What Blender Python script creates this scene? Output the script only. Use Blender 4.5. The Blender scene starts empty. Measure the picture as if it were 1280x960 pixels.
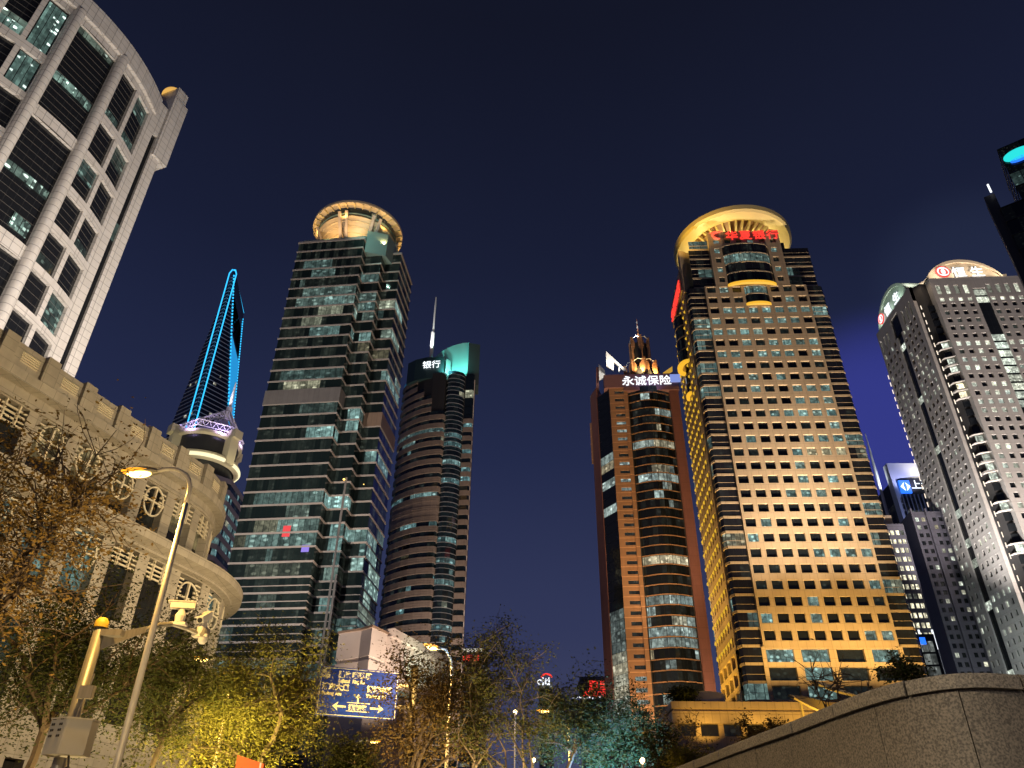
import bpy, math, random
from mathutils import Vector, Matrix
S = bpy.context.scene
COL = S.collection
RND = random.Random(7)
PI = math.pi

# ------------------------------------------------------------------ camera
FPX, VPX, VPY = 960.0, 660.0, -990.0            # focal length (px of a 1280 wide frame), zenith point
EYE = Vector((0, 0, 1.6))
UP = Vector((VPX-640, 480-VPY, -FPX)).normalized()
FW = (Vector((0, 0, -1)) - UP*UP.dot(Vector((0, 0, -1)))).normalized()
RT = FW.cross(UP)
cam_d = bpy.data.cameras.new('camera'); cam = bpy.data.objects.new('camera', cam_d); COL.objects.link(cam)
cam_d.sensor_width = 36; cam_d.lens = 36*FPX/1280; cam_d.clip_end = 6000; cam_d.clip_start = 0.05
m = Matrix((tuple(RT), tuple(FW), tuple(UP))).to_4x4(); m.translation = EYE
cam.matrix_world = m
S.camera = cam

def ray(px, py):
    d = Vector((px-640, 480-py, -FPX)); return Vector((RT.dot(d), FW.dot(d), UP.dot(d)))
def at(px, py, H):
    r = ray(px, py); k = (H-1.6)/r.z; return (r.x*k, r.y*k)
def atD(px, py, D):
    r = ray(px, py); k = D/math.hypot(r.x, r.y); return Vector((r.x*k, r.y*k, 1.6+r.z*k))
def zat(px, py, x, y):
    r = ray(px, py); return 1.6 + r.z/math.hypot(r.x, r.y)*math.hypot(x, y)

# ------------------------------------------------------------------ sky
W = bpy.data.worlds.new('World'); S.world = W; W.use_nodes = True
nt = W.node_tree; nt.nodes.clear()
def nd(nt, typ, **kw):
    n = nt.nodes.new(typ)
    for k, v in kw.items():
        if k == 'ins':
            for kk, vv in v.items():
                s = n.inputs[kk]
                if hasattr(vv, 'links') or isinstance(vv, bpy.types.NodeSocket): nt.links.new(vv, s)
                else: s.default_value = vv
        else: setattr(n, k, v)
    return n
def mth(nt, op, a, b=None, c=None, clamp=False):
    n = nd(nt, 'ShaderNodeMath', operation=op, use_clamp=clamp)
    for i, v in enumerate((a, b, c)):
        if v is None: continue
        if isinstance(v, bpy.types.NodeSocket): nt.links.new(v, n.inputs[i])
        else: n.inputs[i].default_value = v
    return n.outputs[0]
def mixc(nt, f, a, b, mode='MIX'):
    n = nd(nt, 'ShaderNodeMix', data_type='RGBA', blend_type=mode)
    for i, v in ((0, f), (6, a), (7, b)):
        if isinstance(v, bpy.types.NodeSocket): nt.links.new(v, n.inputs[i])
        else: n.inputs[i].default_value = v if i == 0 else (tuple(v)+(1,))[:4]
    return n.outputs[2]
def ramp(nt, f, stops, interp='LINEAR'):
    n = nd(nt, 'ShaderNodeValToRGB'); r = n.color_ramp; r.interpolation = interp
    while len(r.elements) < len(stops): r.elements.new(0.5)
    for e, (p, c) in zip(r.elements, stops):
        e.position = p; e.color = tuple(c)+((1,) if len(c) == 3 else ())
    nt.links.new(f, n.inputs[0]); return n.outputs[0]
tc = nd(nt, 'ShaderNodeTexCoord')
sep = nd(nt, 'ShaderNodeSeparateXYZ', ins={0: tc.outputs['Generated']})
base = ramp(nt, sep.outputs[2], [(0.0, (.085, .080, .130)), (.10, (.060, .066, .132)), (.26, (.033, .041, .102)),
            (.46, (.0170, .0235, .067)), (.66, (.0095, .0130, .036)), (.85, (.0065, .0082, .020))])
# blue city glow low over the avenue's right hand side
dt = nd(nt, 'ShaderNodeVectorMath', operation='DOT_PRODUCT', ins={0: tc.outputs['Generated'], 1: tuple(ray(1112, 540).normalized())})
gl = nd(nt, 'ShaderNodeMapRange', interpolation_type='SMOOTHERSTEP', ins={0: dt.outputs['Value'], 1: .9865, 2: 1.0, 3: 0.0, 4: 1.0})
dt2 = nd(nt, 'ShaderNodeVectorMath', operation='DOT_PRODUCT', ins={0: tc.outputs['Generated'], 1: tuple(ray(1205, 345).normalized())})
gl2 = nd(nt, 'ShaderNodeMapRange', interpolation_type='SMOOTHERSTEP', ins={0: dt2.outputs['Value'], 1: .9935, 2: 1.0, 3: 0.0, 4: 1.0})
c1 = mixc(nt, gl.outputs[0], base, (.034, .042, .24))
c2 = mixc(nt, mth(nt, 'MULTIPLY', gl2.outputs[0], .08), c1, (.06, .09, .17))
nz = nd(nt, 'ShaderNodeTexNoise', ins={'Scale': 2.2, 'Detail': 3.0, 'Vector': tc.outputs['Generated']})
c3 = mixc(nt, 1.0, c2, ramp(nt, nz.outputs[0], [(.3, (.93, .93, .95)), (.7, (1.07, 1.06, 1.04))]), 'MULTIPLY')
# the sun has long set: what is left of the daylight sky under the city glow
sky = nd(nt, 'ShaderNodeTexSky', sky_type='NISHITA', sun_disc=False, sun_elevation=math.radians(-6), sun_rotation=math.radians(250))
c4 = mixc(nt, 1.0, c3, mixc(nt, 1.0, sky.outputs[0], (.01, .01, .01), 'MULTIPLY'), 'ADD')
bg = nd(nt, 'ShaderNodeBackground', ins={0: c4, 1: 1.0})
nd(nt, 'ShaderNodeOutputWorld', ins={0: bg.outputs[0]})
vs = S.view_settings
vs.view_transform = 'Standard'; vs.look = 'None'; vs.exposure = 0; vs.gamma = 1; vs.use_curve_mapping = False
S.render.engine = 'CYCLES'
S.cycles.use_denoising = True
S.cycles.max_bounces = 5; S.cycles.diffuse_bounces = 2; S.cycles.glossy_bounces = 3; S.cycles.transmission_bounces = 2
S.cycles.sample_clamp_indirect = 4; S.cycles.caustics_reflective = False; S.cycles.caustics_refractive = False
S.cycles.use_light_tree = True

# ------------------------------------------------------------------ lamps (some belong to fittings of the place, others are unseen and added)
def lamp(name, loc, power, color, target=None, angle=60, blend=.6, size=.25, parent=None):
    L = bpy.data.lights.new(name, 'SPOT' if target is not None else 'POINT')
    L.energy = power; L.color = color; L.shadow_soft_size = size
    o = bpy.data.objects.new(name, L); COL.objects.link(o)
    loc = Vector(loc)
    if target is not None:
        L.spot_size = math.radians(angle); L.spot_blend = blend
        o.rotation_euler = (Vector(target)-loc).to_track_quat('-Z', 'Y').to_euler()
    o.location = loc
    if parent is not None:
        o.parent = parent; o.matrix_parent_inverse = Matrix.Translation(parent.location).inverted()
    return o

# ------------------------------------------------------------------ materials
def newmat(name):
    M = bpy.data.materials.new(name); M.use_nodes = True
    t = M.node_tree; t.nodes.clear()
    o = nd(t, 'ShaderNodeOutputMaterial'); b = nd(t, 'ShaderNodeBsdfPrincipled')
    t.links.new(b.outputs[0], o.inputs[0])
    M.cycles.emission_sampling = 'NONE'
    return M, t, b
def setp(t, b, **k):
    for n, v in k.items():
        s = b.inputs[n.replace('_', ' ')]
        if isinstance(v, bpy.types.NodeSocket): t.links.new(v, s)
        else: s.default_value = v
def plain(name, col, rough=.5, metal=0, var=.12, scale=3.0, emit=None, estr=0, spec=.5, bump=0, streak=0):
    M, t, b = newmat(name)
    g = nd(t, 'ShaderNodeTexCoord').outputs['Object']
    n = nd(t, 'ShaderNodeTexNoise', ins={'Vector': g, 'Scale': scale, 'Detail': 6.0, 'Roughness': .65})
    c = mixc(t, n.outputs[0], [x*(1-var) for x in col], [min(1, x*(1+var)) for x in col])
    if streak:
        mp = nd(t, 'ShaderNodeMapping', ins={0: g, 3: (1.2, 1.2, .06)})
        n2 = nd(t, 'ShaderNodeTexNoise', ins={'Vector': mp.outputs[0], 'Scale': scale*1.5, 'Detail': 4.0})
        c = mixc(t, 1.0, c, ramp(t, n2.outputs[0], [(.35, (1-streak,)*3), (.6, (1, 1, 1))]), 'MULTIPLY')
    setp(t, b, Base_Color=c, Roughness=rough, Metallic=metal)
    b.inputs['Specular IOR Level'].default_value = spec
    if bump:
        bm_ = nd(t, 'ShaderNodeBump', ins={'Height': n.outputs[0], 'Strength': bump, 'Distance': .05})
        t.links.new(bm_.outputs[0], b.inputs['Normal'])
    if emit: setp(t, b, Emission_Color=tuple(emit)+(1,), Emission_Strength=estr)
    return M
def stone(name, col, pw=1.4, ph=1.0, joint=.03, jcol=.45, var=.1, rough=.55, offset=0.0, nscale=.35, speck=0):
    """cladding panels with open joints, in metres on the face's own plane"""
    M, t, b = newmat(name)
    uv = nd(t, 'ShaderNodeUVMap', uv_map='UVMap').outputs[0]
    br = nd(t, 'ShaderNodeTexBrick', offset=offset, squash=1.0, ins={'Vector': uv, 'Scale': 1.0, 'Mortar Size': joint, 'Mortar Smooth': .2,
            'Brick Width': pw, 'Row Height': ph, 'Bias': 0.0,
            'Color1': tuple(x*(1-var*.6) for x in col)+(1,), 'Color2': tuple(min(1, x*(1+var*.6)) for x in col)+(1,),
            'Mortar': tuple(x*jcol for x in col)+(1,)})
    g = nd(t, 'ShaderNodeTexCoord').outputs['Object']
    n = nd(t, 'ShaderNodeTexNoise', ins={'Vector': g, 'Scale': nscale, 'Detail': 8.0, 'Roughness': .7})
    c = mixc(t, 1.0, br.outputs[0], ramp(t, n.outputs[0], [(.3, (1-var*1.5,)*3), (.65, (1+var*.6,)*3)]), 'MULTIPLY')
    mp = nd(t, 'ShaderNodeMapping', ins={0: g, 3: (1, 1, .05)})
    n3 = nd(t, 'ShaderNodeTexNoise', ins={'Vector': mp.outputs[0], 'Scale': 1.3, 'Detail': 4.0})
    c = mixc(t, 1.0, c, ramp(t, n3.outputs[0], [(.36, (1-var,)*3), (.56, (1, 1, 1))]), 'MULTIPLY')
    if speck:
        n4 = nd(t, 'ShaderNodeTexNoise', ins={'Vector': g, 'Scale': speck, 'Detail': 2.0})
        c = mixc(t, 1.0, c, ramp(t, n4.outputs[0], [(.36, (.5, .5, .5)), (.5, (1, 1, 1)), (.66, (1.5, 1.45, 1.4))]), 'MULTIPLY')
    setp(t, b, Base_Color=c, Roughness=rough)
    bp = nd(t, 'ShaderNodeBump', ins={'Height': br.outputs['Fac'], 'Strength': .6, 'Distance': .02}, invert=True)
    t.links.new(bp.outputs[0], b.inputs['Normal'])
    return M
def glow(name, col, strength):
    M, t, b = newmat(name)
    setp(t, b, Base_Color=(.05, .05, .05, 1), Emission_Color=tuple(col)+(1,), Emission_Strength=strength)
    return M
def window_mat(name, cool=(.50, .86, .80), warm=(1, .86, .5), pane=1.3, tint=(.010, .012, .014), glow_=.45, fix=4.0, fixscale=(1.0, 1.5), rough=.06, mull=.05, wave=.02, gr=.4, spec=.42):
    """glazing: dark glass, behind it (attribute w = lit, hue, seed) a lit office with ceiling lamps, blinds and desks"""
    M, t, b = newmat(name)
    a = nd(t, 'ShaderNodeAttribute', attribute_name='w', attribute_type='GEOMETRY')
    s = nd(t, 'ShaderNodeSeparateColor', ins={0: a.outputs['Color']})
    lit, hue, seed = s.outputs
    uv = nd(t, 'ShaderNodeUVMap', uv_map='UVMap').outputs[0]
    un = nd(t, 'ShaderNodeUVMap', uv_map='N').outputs[0]
    su = nd(t, 'ShaderNodeSeparateXYZ', ins={0: uv}); sn = nd(t, 'ShaderNodeSeparateXYZ', ins={0: un})
    U, V, vn = su.outputs[0], su.outputs[1], sn.outputs[1]
    up = mth(t, 'DIVIDE', U, pane)
    cell = nd(t, 'ShaderNodeTexWhiteNoise', noise_dimensions='2D', ins={'Vector': nd(t, 'ShaderNodeCombineXYZ', ins={0: mth(t, 'FLOOR', up), 1: mth(t, 'FLOOR', mth(t, 'MULTIPLY', seed, 977.0))}).outputs[0]})
    blind = nd(t, 'ShaderNodeMapRange', ins={0: cell.outputs[0], 3: .55, 4: 1.25}).outputs[0]
    fr = mth(t, 'FRACT', up)
    mul = mth(t, 'MULTIPLY', mth(t, 'GREATER_THAN', fr, mull), mth(t, 'GREATER_THAN', mth(t, 'SUBTRACT', 1.0, fr), mull*.4))
    seedv = nd(t, 'ShaderNodeCombineXYZ', ins={0: mth(t, 'MULTIPLY', seed, 311.0), 1: mth(t, 'MULTIPLY', seed, 173.0)}).outputs[0]
    pos = nd(t, 'ShaderNodeVectorMath', operation='ADD', ins={0: uv, 1: seedv}).outputs[0]
    mp = nd(t, 'ShaderNodeMapping', ins={0: pos, 3: (fixscale[0], fixscale[1], 1)})
    vo = nd(t, 'ShaderNodeTexVoronoi', voronoi_dimensions='2D', ins={'Vector': mp.outputs[0], 'Scale': 1.0, 'Randomness': .75})
    spot = nd(t, 'ShaderNodeMapRange', interpolation_type='SMOOTHSTEP', ins={0: vo.outputs['Distance'], 1: .30, 2: .14, 3: 0, 4: 1}).outputs[0]
    spot = mth(t, 'MULTIPLY', spot, nd(t, 'ShaderNodeMapRange', interpolation_type='SMOOTHSTEP', ins={0: vn, 1: .2, 2: .5, 3: .12, 4: 1}).outputs[0])
    spot = mth(t, 'MULTIPLY', spot, mth(t, 'GREATER_THAN', nd(t, 'ShaderNodeSeparateColor', ins={0: vo.outputs['Color']}).outputs[0], mth(t, 'ADD', .25, mth(t, 'MULTIPLY', mth(t, 'FRACT', mth(t, 'MULTIPLY', seed, 57.0)), .7))))
    no = nd(t, 'ShaderNodeTexNoise', noise_dimensions='2D', ins={'Vector': pos, 'Scale': 1.1*gr*1.6, 'Detail': 3.0})
    desk = mth(t, 'MULTIPLY', mth(t, 'LESS_THAN', vn, mth(t, 'MULTIPLY', no.outputs[0], .62)), .75)
    n2_ = nd(t, 'ShaderNodeTexNoise', noise_dimensions='2D', ins={'Vector': pos, 'Scale': 2.6*gr, 'Detail': 3.0, 'Roughness': .6})
    wallv = nd(t, 'ShaderNodeMapRange', ins={0: n2_.outputs[0], 1: .36, 2: .66, 3: .55, 4: 1.35}).outputs[0]
    shelf = nd(t, 'ShaderNodeTexVoronoi', voronoi_dimensions='2D', distance='CHEBYCHEV', ins={'Vector': pos, 'Scale': 1.35*gr, 'Randomness': 1.0})
    blk = nd(t, 'ShaderNodeMapRange', ins={0: nd(t, 'ShaderNodeSeparateColor', ins={0: shelf.outputs['Color']}).outputs[0], 3: .5, 4: 1.25}).outputs[0]
    wallv = mth(t, 'MULTIPLY', wallv, blk)
    room = mth(t, 'MULTIPLY', mth(t, 'MULTIPLY', blind, wallv), mth(t, 'SUBTRACT', 1.0, desk))
    room = mth(t, 'MULTIPLY', room, glow_)
    e = mth(t, 'ADD', room, mth(t, 'MULTIPLY', spot, fix))
    e = mth(t, 'MULTIPLY', mth(t, 'MULTIPLY', e, mul), lit)
    col = mixc(t, hue, cool, warm)
    col = mixc(t, mth(t, 'MULTIPLY', spot, .6), col, (1, 1, .97))
    wn = nd(t, 'ShaderNodeTexNoise', ins={'Vector': nd(t, 'ShaderNodeTexCoord').outputs['Object'], 'Scale': .55, 'Detail': 2.0})
    bp = nd(t, 'ShaderNodeBump', ins={'Height': wn.outputs[0], 'Strength': 1.0, 'Distance': wave})
    t.links.new(bp.outputs[0], b.inputs['Normal'])
    setp(t, b, Base_Color=mixc(t, mul, [x*.5+.012 for x in tint], tint), Roughness=rough, Emission_Color=col, Emission_Strength=e)
    b.inputs['Specular IOR Level'].default_value = spec
    return M

# ------------------------------------------------------------------ mesh builder
class MB:
    def __init__(s): s.v = []; s.f = []; s.w = {}; s.n = {}
    def face(s, pts, w=None, n=None):
        i = len(s.v); s.v.extend(tuple(p) for p in pts); k = len(s.f); s.f.append(tuple(range(i, i+len(pts))))
        if w: s.w[k] = w
        if n: s.n[k] = n
    def win(s, a, b, c, d, w=(0, 0, 0)): s.face((a, b, c, d), w, ((0, 0), (1, 0), (1, 1), (0, 1)))
    def box(s, c, hx, hy, hz):
        c = Vector(c); hx, hy, hz = Vector(hx), Vector(hy), Vector(hz)
        p = [c+i*hx+j*hy+k*hz for k in (-1, 1) for j in (-1, 1) for i in (-1, 1)]
        for q in ((0, 2, 3, 1), (4, 5, 7, 6), (0, 1, 5, 4), (2, 6, 7, 3), (0, 4, 6, 2), (1, 3, 7, 5)): s.face([p[i] for i in q])
    def bar(s, a, b, w, h, up=(0, 0, 1)):
        a, b = Vector(a), Vector(b); d = b-a
        if d.length < 1e-5: return
        u = d.normalized(); x = u.cross(Vector(up))
        if x.length < 1e-4: x = u.cross(Vector((0, 1, 0)))
        x.normalize(); y = x.cross(u)
        s.box((a+b)/2, d/2, x*w/2, y*h/2)
    def prism(s, poly, z0, z1, cap=True, bottom=True):
        n = len(poly)
        for i in range(n):
            (x0, y0), (x1, y1) = poly[i], poly[(i+1) % n]
            s.face(((x0, y0, z0), (x1, y1, z0), (x1, y1, z1), (x0, y0, z1)))
        if cap: s.face([(x, y, z1) for x, y in poly])
        if bottom: s.face([(x, y, z0) for x, y in reversed(poly)])
    def tube(s, pts, rad, n=8, cap=True):
        pts = [Vector(p) for p in pts]; rings = []
        if not hasattr(rad, '__len__'): rad = [rad]*len(pts)
        ref = None
        for i, p in enumerate(pts):
            d = (pts[min(i+1, len(pts)-1)]-pts[max(i-1, 0)]).normalized()
            if ref is None:
                ref = d.cross(Vector((0, 0, 1)))
                if ref.length < .05: ref = d.cross(Vector((0, 1, 0)))
            x = (ref - d*ref.dot(d)).normalized(); y = d.cross(x); ref = x
            i0 = len(s.v); rings.append(i0)
            for k in range(n):
                a = 2*PI*k/n; s.v.append(tuple(p+(x*math.cos(a)+y*math.sin(a))*rad[i]))
        for a, b in zip(rings, rings[1:]):
            for k in range(n): s.f.append((a+k, a+(k+1) % n, b+(k+1) % n, b+k))
        if cap:
            s.f.append(tuple(rings[0]+k for k in reversed(range(n)))); s.f.append(tuple(rings[-1]+k for k in range(n)))
    def lathe(s, prof, cx, cy, n=48, a0=0, a1=2*PI, w=None):
        full = abs(a1-a0-2*PI) < 1e-6; m_ = n if full else n+1; i0 = len(s.v)
        for k in range(m_):
            a = a0+(a1-a0)*k/n
            for r, z in prof: s.v.append((cx+r*math.cos(a), cy+r*math.sin(a), z))
        L = len(prof)
        for k in range(n):
            b0 = i0+k*L; b1 = i0+((k+1) % m_)*L
            for j in range(L-1): s.f.append((b0+j, b1+j, b1+j+1, b0+j+1))
    def build(s, name, mat, parent=None, smooth=False, uv=True):
        me = bpy.data.meshes.new(name); me.from_pydata(s.v, [], s.f); me.materials.append(mat)
        if uv and s.f:
            me.uv_layers.new(name='UVMap'); V = s.v; out = []
            for f in s.f:
                p = [V[i] for i in f]; n = [0, 0, 0]
                for i in range(len(p)):
                    a, b = p[i], p[(i+1) % len(p)]
                    n[0] += (a[1]-b[1])*(a[2]+b[2]); n[1] += (a[2]-b[2])*(a[0]+b[0]); n[2] += (a[0]-b[0])*(a[1]+b[1])
                h = math.hypot(n[0], n[1])
                if h < abs(n[2])*.5 or h < 1e-9:
                    for q in p: out += [q[0], q[1]]
                else:
                    tx, ty = -n[1]/h, n[0]/h
                    for q in p: out += [q[0]*tx+q[1]*ty, q[2]]
            me.uv_layers['UVMap'].data.foreach_set('uv', out)
        if s.w or s.n:
            me.uv_layers.new(name='N', do_init=False); me.color_attributes.new('w', 'FLOAT_COLOR', 'CORNER')
            o2 = []; oc = []
            for k, f in enumerate(s.f):
                nn = s.n.get(k) or [(.5, .5)]*len(f); ww = s.w.get(k, (0, 0, 0))
                for q in nn: o2 += list(q); oc += [ww[0], ww[1], ww[2], 1]
            me.uv_layers['N'].data.foreach_set('uv', o2); me.color_attributes['w'].data.foreach_set('color', oc)
            if uv: me.uv_layers['UVMap'].data.foreach_set('uv', out)
        if smooth: me.polygons.foreach_set('use_smooth', [True]*len(me.polygons))
        me.update()
        o = bpy.data.objects.new(name, me); COL.objects.link(o)
        if parent is not None: o.parent = parent; o.matrix_parent_inverse = Matrix.Translation(parent.location).inverted()
        return o
def tag(o, label, cat, group=None):
    o['label'] = label; o['category'] = cat
    if group: o['group'] = group
    return o
def thing(name, label, cat, loc=(0, 0, 0), group=None):
    o = bpy.data.objects.new(name, None); COL.objects.link(o); o.location = loc; o.empty_display_size = .5
    return tag(o, label, cat, group)
def structure(o): o['kind'] = 'structure'; return o
def text(name, body, size, mat, parent, origin, U, V, extrude=.1, bold=0, stretch=1.0, align='LEFT'):
    """lettering as a mesh: U runs along the line, V is up, the face looks along U x V"""
    c = bpy.data.curves.new(name, 'FONT'); c.body = body; c.size = size; c.extrude = extrude; c.offset = bold; c.align_x = align
    c.resolution_u = 3
    o = bpy.data.objects.new('tmp', c); COL.objects.link(o)
    bpy.context.view_layer.update()
    me = bpy.data.meshes.new_from_object(o.evaluated_get(bpy.context.evaluated_depsgraph_get()))
    bpy.data.objects.remove(o); bpy.data.curves.remove(c)
    U = Vector(U).normalized(); V = Vector(V).normalized(); N = U.cross(V)
    Mx = Matrix((U*stretch, V, N)).transposed().to_4x4(); Mx.translation = Vector(origin)
    me.transform(Mx); me.materials.clear(); me.materials.append(mat); me.name = name
    o = bpy.data.objects.new(name, me); COL.objects.link(o)
    if parent is not None: o.parent = parent; o.matrix_parent_inverse = Matrix.Translation(parent.location).inverted()
    return o
# a facade: u along the wall, z up, d into the building
class Fac:
    def __init__(s, O, deg):
        a = math.radians(deg); s.O = O; s.U = (math.cos(a), math.sin(a)); s.V = (-s.U[1], s.U[0])
    def p(s, u, z, d=0): return (s.O[0]+u*s.U[0]+d*s.V[0], s.O[1]+u*s.U[1]+d*s.V[1], z)
    def xy(s, u, d=0): return s.p(u, 0, d)[:2]
def punch(mb, F, u0, u1, z0, z1, rects, depth, steps=1.5, curved=False, d=0):
    """wall sheet from u0..u1, z0..z1 with deep openings; returns the panes' corners"""
    us = {u0, u1}; zs = {z0, z1}
    for a, b, c, e in rects: us |= {a, b}; zs |= {c, e}
    if curved:
        k = int((u1-u0)/steps)
        for i in range(1, k): us.add(u0+(u1-u0)*i/k)
    us = sorted(x for x in us if u0-1e-6 <= x <= u1+1e-6); zs = sorted(x for x in zs if z0-1e-6 <= x <= z1+1e-6)
    for c, e in zip(zs, zs[1:]):
        if e-c < 1e-5: continue
        zm = (c+e)/2; row = [r for r in rects if r[2] < zm < r[3]]; run = None
        for a, b in zip(us, us[1:]):
            if b-a < 1e-5: continue
            um = (a+b)/2; hole = any(r[0] < um < r[1] for r in row)
            if curved:
                if not hole: mb.face((F.p(a, c, d), F.p(b, c, d), F.p(b, e, d), F.p(a, e, d)))
            else:
                if hole:
                    if run is not None: mb.face((F.p(run, c, d), F.p(a, c, d), F.p(a, e, d), F.p(run, e, d))); run = None
                elif run is None: run = a
        if not curved and run is not None: mb.face((F.p(run, c, d), F.p(us[-1], c, d), F.p(us[-1], e, d), F.p(run, e, d)))
    out = []
    for a, b, c, e in rects:
        D = d+depth
        mb.face((F.p(a, c, d), F.p(b, c, d), F.p(b, c, D), F.p(a, c, D))); mb.face((F.p(a, e, d), F.p(a, e, D), F.p(b, e, D), F.p(b, e, d)))
        mb.face((F.p(a, c, d), F.p(a, c, D), F.p(a, e, D), F.p(a, e, d))); mb.face((F.p(b, c, d), F.p(b, e, d), F.p(b, e, D), F.p(b, c, D)))
        out.append((F.p(a, c, D), F.p(b, c, D), F.p(b, e, D), F.p(a, e, D)))
    return out
def place_windows(parent, panes, mat, name='window', frame=None):
    """panes: (corners, w). The 100 that show largest are parts of their own, the rest one part"""
    def size(q):
        c = [Vector(p)-EYE for p in q[0]]; mid = sum(c, Vector())/4
        d1 = c[2]-c[0]; d2 = c[3]-c[1]; n = d1.cross(d2)
        return -abs(n.dot(mid.normalized()))/mid.length_squared
    panes = sorted(panes, key=size)
    for q, w in panes[:99]:
        mb = MB(); mb.win(*q, w=w); mb.build(name, mat, parent)
    if panes[99:]:
        mb = MB()
        for q, w in panes[99:]: mb.win(*q, w=w)
        o = mb.build(name, mat, parent); o['kind'] = 'stuff'
def offset_poly(poly, d):
    n = len(poly); out = []
    area = sum(poly[i][0]*poly[(i+1) % n][1]-poly[(i+1) % n][0]*poly[i][1] for i in range(n))
    sg = 1 if area > 0 else -1
    for i in range(n):
        p0, p1, p2 = Vector(poly[i-1]), Vector(poly[i]), Vector(poly[(i+1) % n])
        a = (p1-p0).normalized(); b = (p2-p1).normalized()
        na = Vector((a.y, -a.x))*sg; nb = Vector((b.y, -b.x))*sg
        k = na+nb; k = k/max(.25, k.dot(na)) if k.length > 1e-4 else na
        q = p1+k*d; out.append((q.x, q.y))
    return out
def ngon(cx, cy, r, n=24, a0=0): return [(cx+r*math.cos(a0+2*PI*i/n), cy+r*math.sin(a0+2*PI*i/n)) for i in range(n)]
def run_lights(rnd, cells, p, lo=.25, hi=1.0, warm=.15, keep=.72):
    """lit / dark offices in runs along one floor"""
    out = []; on = rnd.random() < p; lv = rnd.uniform(lo, hi); hu = rnd.random() if rnd.random() < warm else rnd.random()*.2; sd = rnd.random()
    for i in range(cells):
        if rnd.random() > keep:
            on = rnd.random() < p; lv = rnd.uniform(lo, hi); hu = (rnd.uniform(.5, 1) if rnd.random() < warm else rnd.random()*.2); sd = rnd.random()
        out.append((lv if on else rnd.choice((0, 0, .012, .03)), hu if on else .4, sd))
    return out
def glass_strip(mb, path, z0, z1, step, lits):
    """glazing along an open plan path; lits(i, segment) gives w for each cell"""
    k = 0
    for j, (a, b) in enumerate(zip(path, path[1:])):
        L = math.hypot(b[0]-a[0], b[1]-a[1]); n = max(1, round(L/step))
        for i in range(n):
            p = [a[0]+(b[0]-a[0])*i/n, a[1]+(b[1]-a[1])*i/n]; q = [a[0]+(b[0]-a[0])*(i+1)/n, a[1]+(b[1]-a[1])*(i+1)/n]
            mb.win((*p, z0), (*q, z0), (*q, z1), (*p, z1), w=lits(k, j, i/n)); k += 1
# ================================================================== materials of the place
M_asph = plain('asphalt', (.05, .05, .052), .85, var=.25, scale=1.2)
M_pave = stone('paving', (.2, .19, .18), .6, .6, .02)
M_white_stone = stone('white_cladding', (.56, .53, .50), 1.5, 1.28, .045, .42, .06, rough=.45)
M_col_stone = stone('column_cladding', (.56, .53, .50), 30, 1.28, .05, .38, .05, rough=.45)
M_pod = stone('podium_stone', (.36, .32, .25), 1.25, .8, .022, .62, .12, rough=.6, nscale=.6)
M_pod_dark = plain('podium_shadow_gap', (.10, .085, .065), .8)
M_cream_metal = plain('cream_metal', (.62, .55, .40), .45, var=.06)
M_granite_gold = stone('warm_granite', (.42, .315, .215), 1.92, 2.0, .04, .6, .06, rough=.5, nscale=.12)
M_hs = stone('grey_granite', (.36, .345, .335), 3.4, 3.6, .05, .72, .06, rough=.5, nscale=.1)
M_hs_brown = stone('brown_granite', (.30, .22, .17), 2.0, 1.8, .04, .7, .08)
M_yc = stone('terracotta_stone', (.36, .185, .095), 30, 3.21, .11, 1.9, .08, rough=.5, nscale=.2)
M_yc_red = stone('red_stone', (.26, .105, .085), 2.4, 3.21, .05, .7, .08)
M_boc = stone('brown_panels', (.255, .20, .165), 1.5, .62, .02, .7, .1, nscale=.2)
M_ledge = plain('ledge_metal', (.44, .38, .34), .35, var=.12, scale=.15)
M_panel = stone('grey_panels', (.22, .20, .185), 1.5, 10, .03, .7, .08)
M_panel_brown = stone('brown_cladding', (.27, .185, .13), 1.5, 10, .03, .7, .08)
M_dark = plain('dark_metal', (.03, .03, .032), .5)
M_dark_wall = plain('dark_core', (.02, .02, .022), .7)
M_gold_paint = plain('gold_paint', (.62, .50, .24), .45, var=.08, scale=.3)
M_bowl = plain('bowl_panels', (.62, .50, .34), .45, var=.10, scale=.25)
M_teal = plain('teal_panel', (.20, .30, .28), .5, var=.1, scale=.3)
M_steel = plain('brushed_steel', (.5, .5, .5), .3, .6)
M_white_paint = plain('white_paint', (.75, .73, .70), .4, var=.05)
M_pale = plain('pale_stone', (.55, .47, .42), .6, var=.08, scale=.4)
G_cm = window_mat('tower_glass', pane=1.55, tint=(.011, .019, .019), glow_=1.5, fix=5.0, fixscale=(.34, .62), gr=.32, spec=.14)
G_hx = window_mat('square_window_glass', pane=2.6, cool=(.45, .80, .75), glow_=1.5, fix=6.0, fixscale=(.62, .72), gr=.45, mull=.02)
G_hxb = window_mat('corner_glass', pane=2.2, cool=(.45, .80, .75), glow_=1.3, fix=5, fixscale=(.40, .62), gr=.35, tint=(.012, .012, .016))
G_hs = window_mat('office_glass', pane=1.8, cool=(.80, .92, .80), warm=(1, .84, .5), glow_=4.6, fix=6, fixscale=(.6, .7), gr=.4, mull=.03)
G_yc = window_mat('bay_glass', pane=2.3, cool=(.68, .9, .86), warm=(1, .82, .48), glow_=1.9, fix=5, fixscale=(.36, .5), gr=.3)
G_boc = window_mat('blue_glass', pane=2.0, cool=(.40, .82, .85), glow_=1.3, fix=6, fixscale=(.32, .5), gr=.28, tint=(.008, .014, .020))
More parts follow.
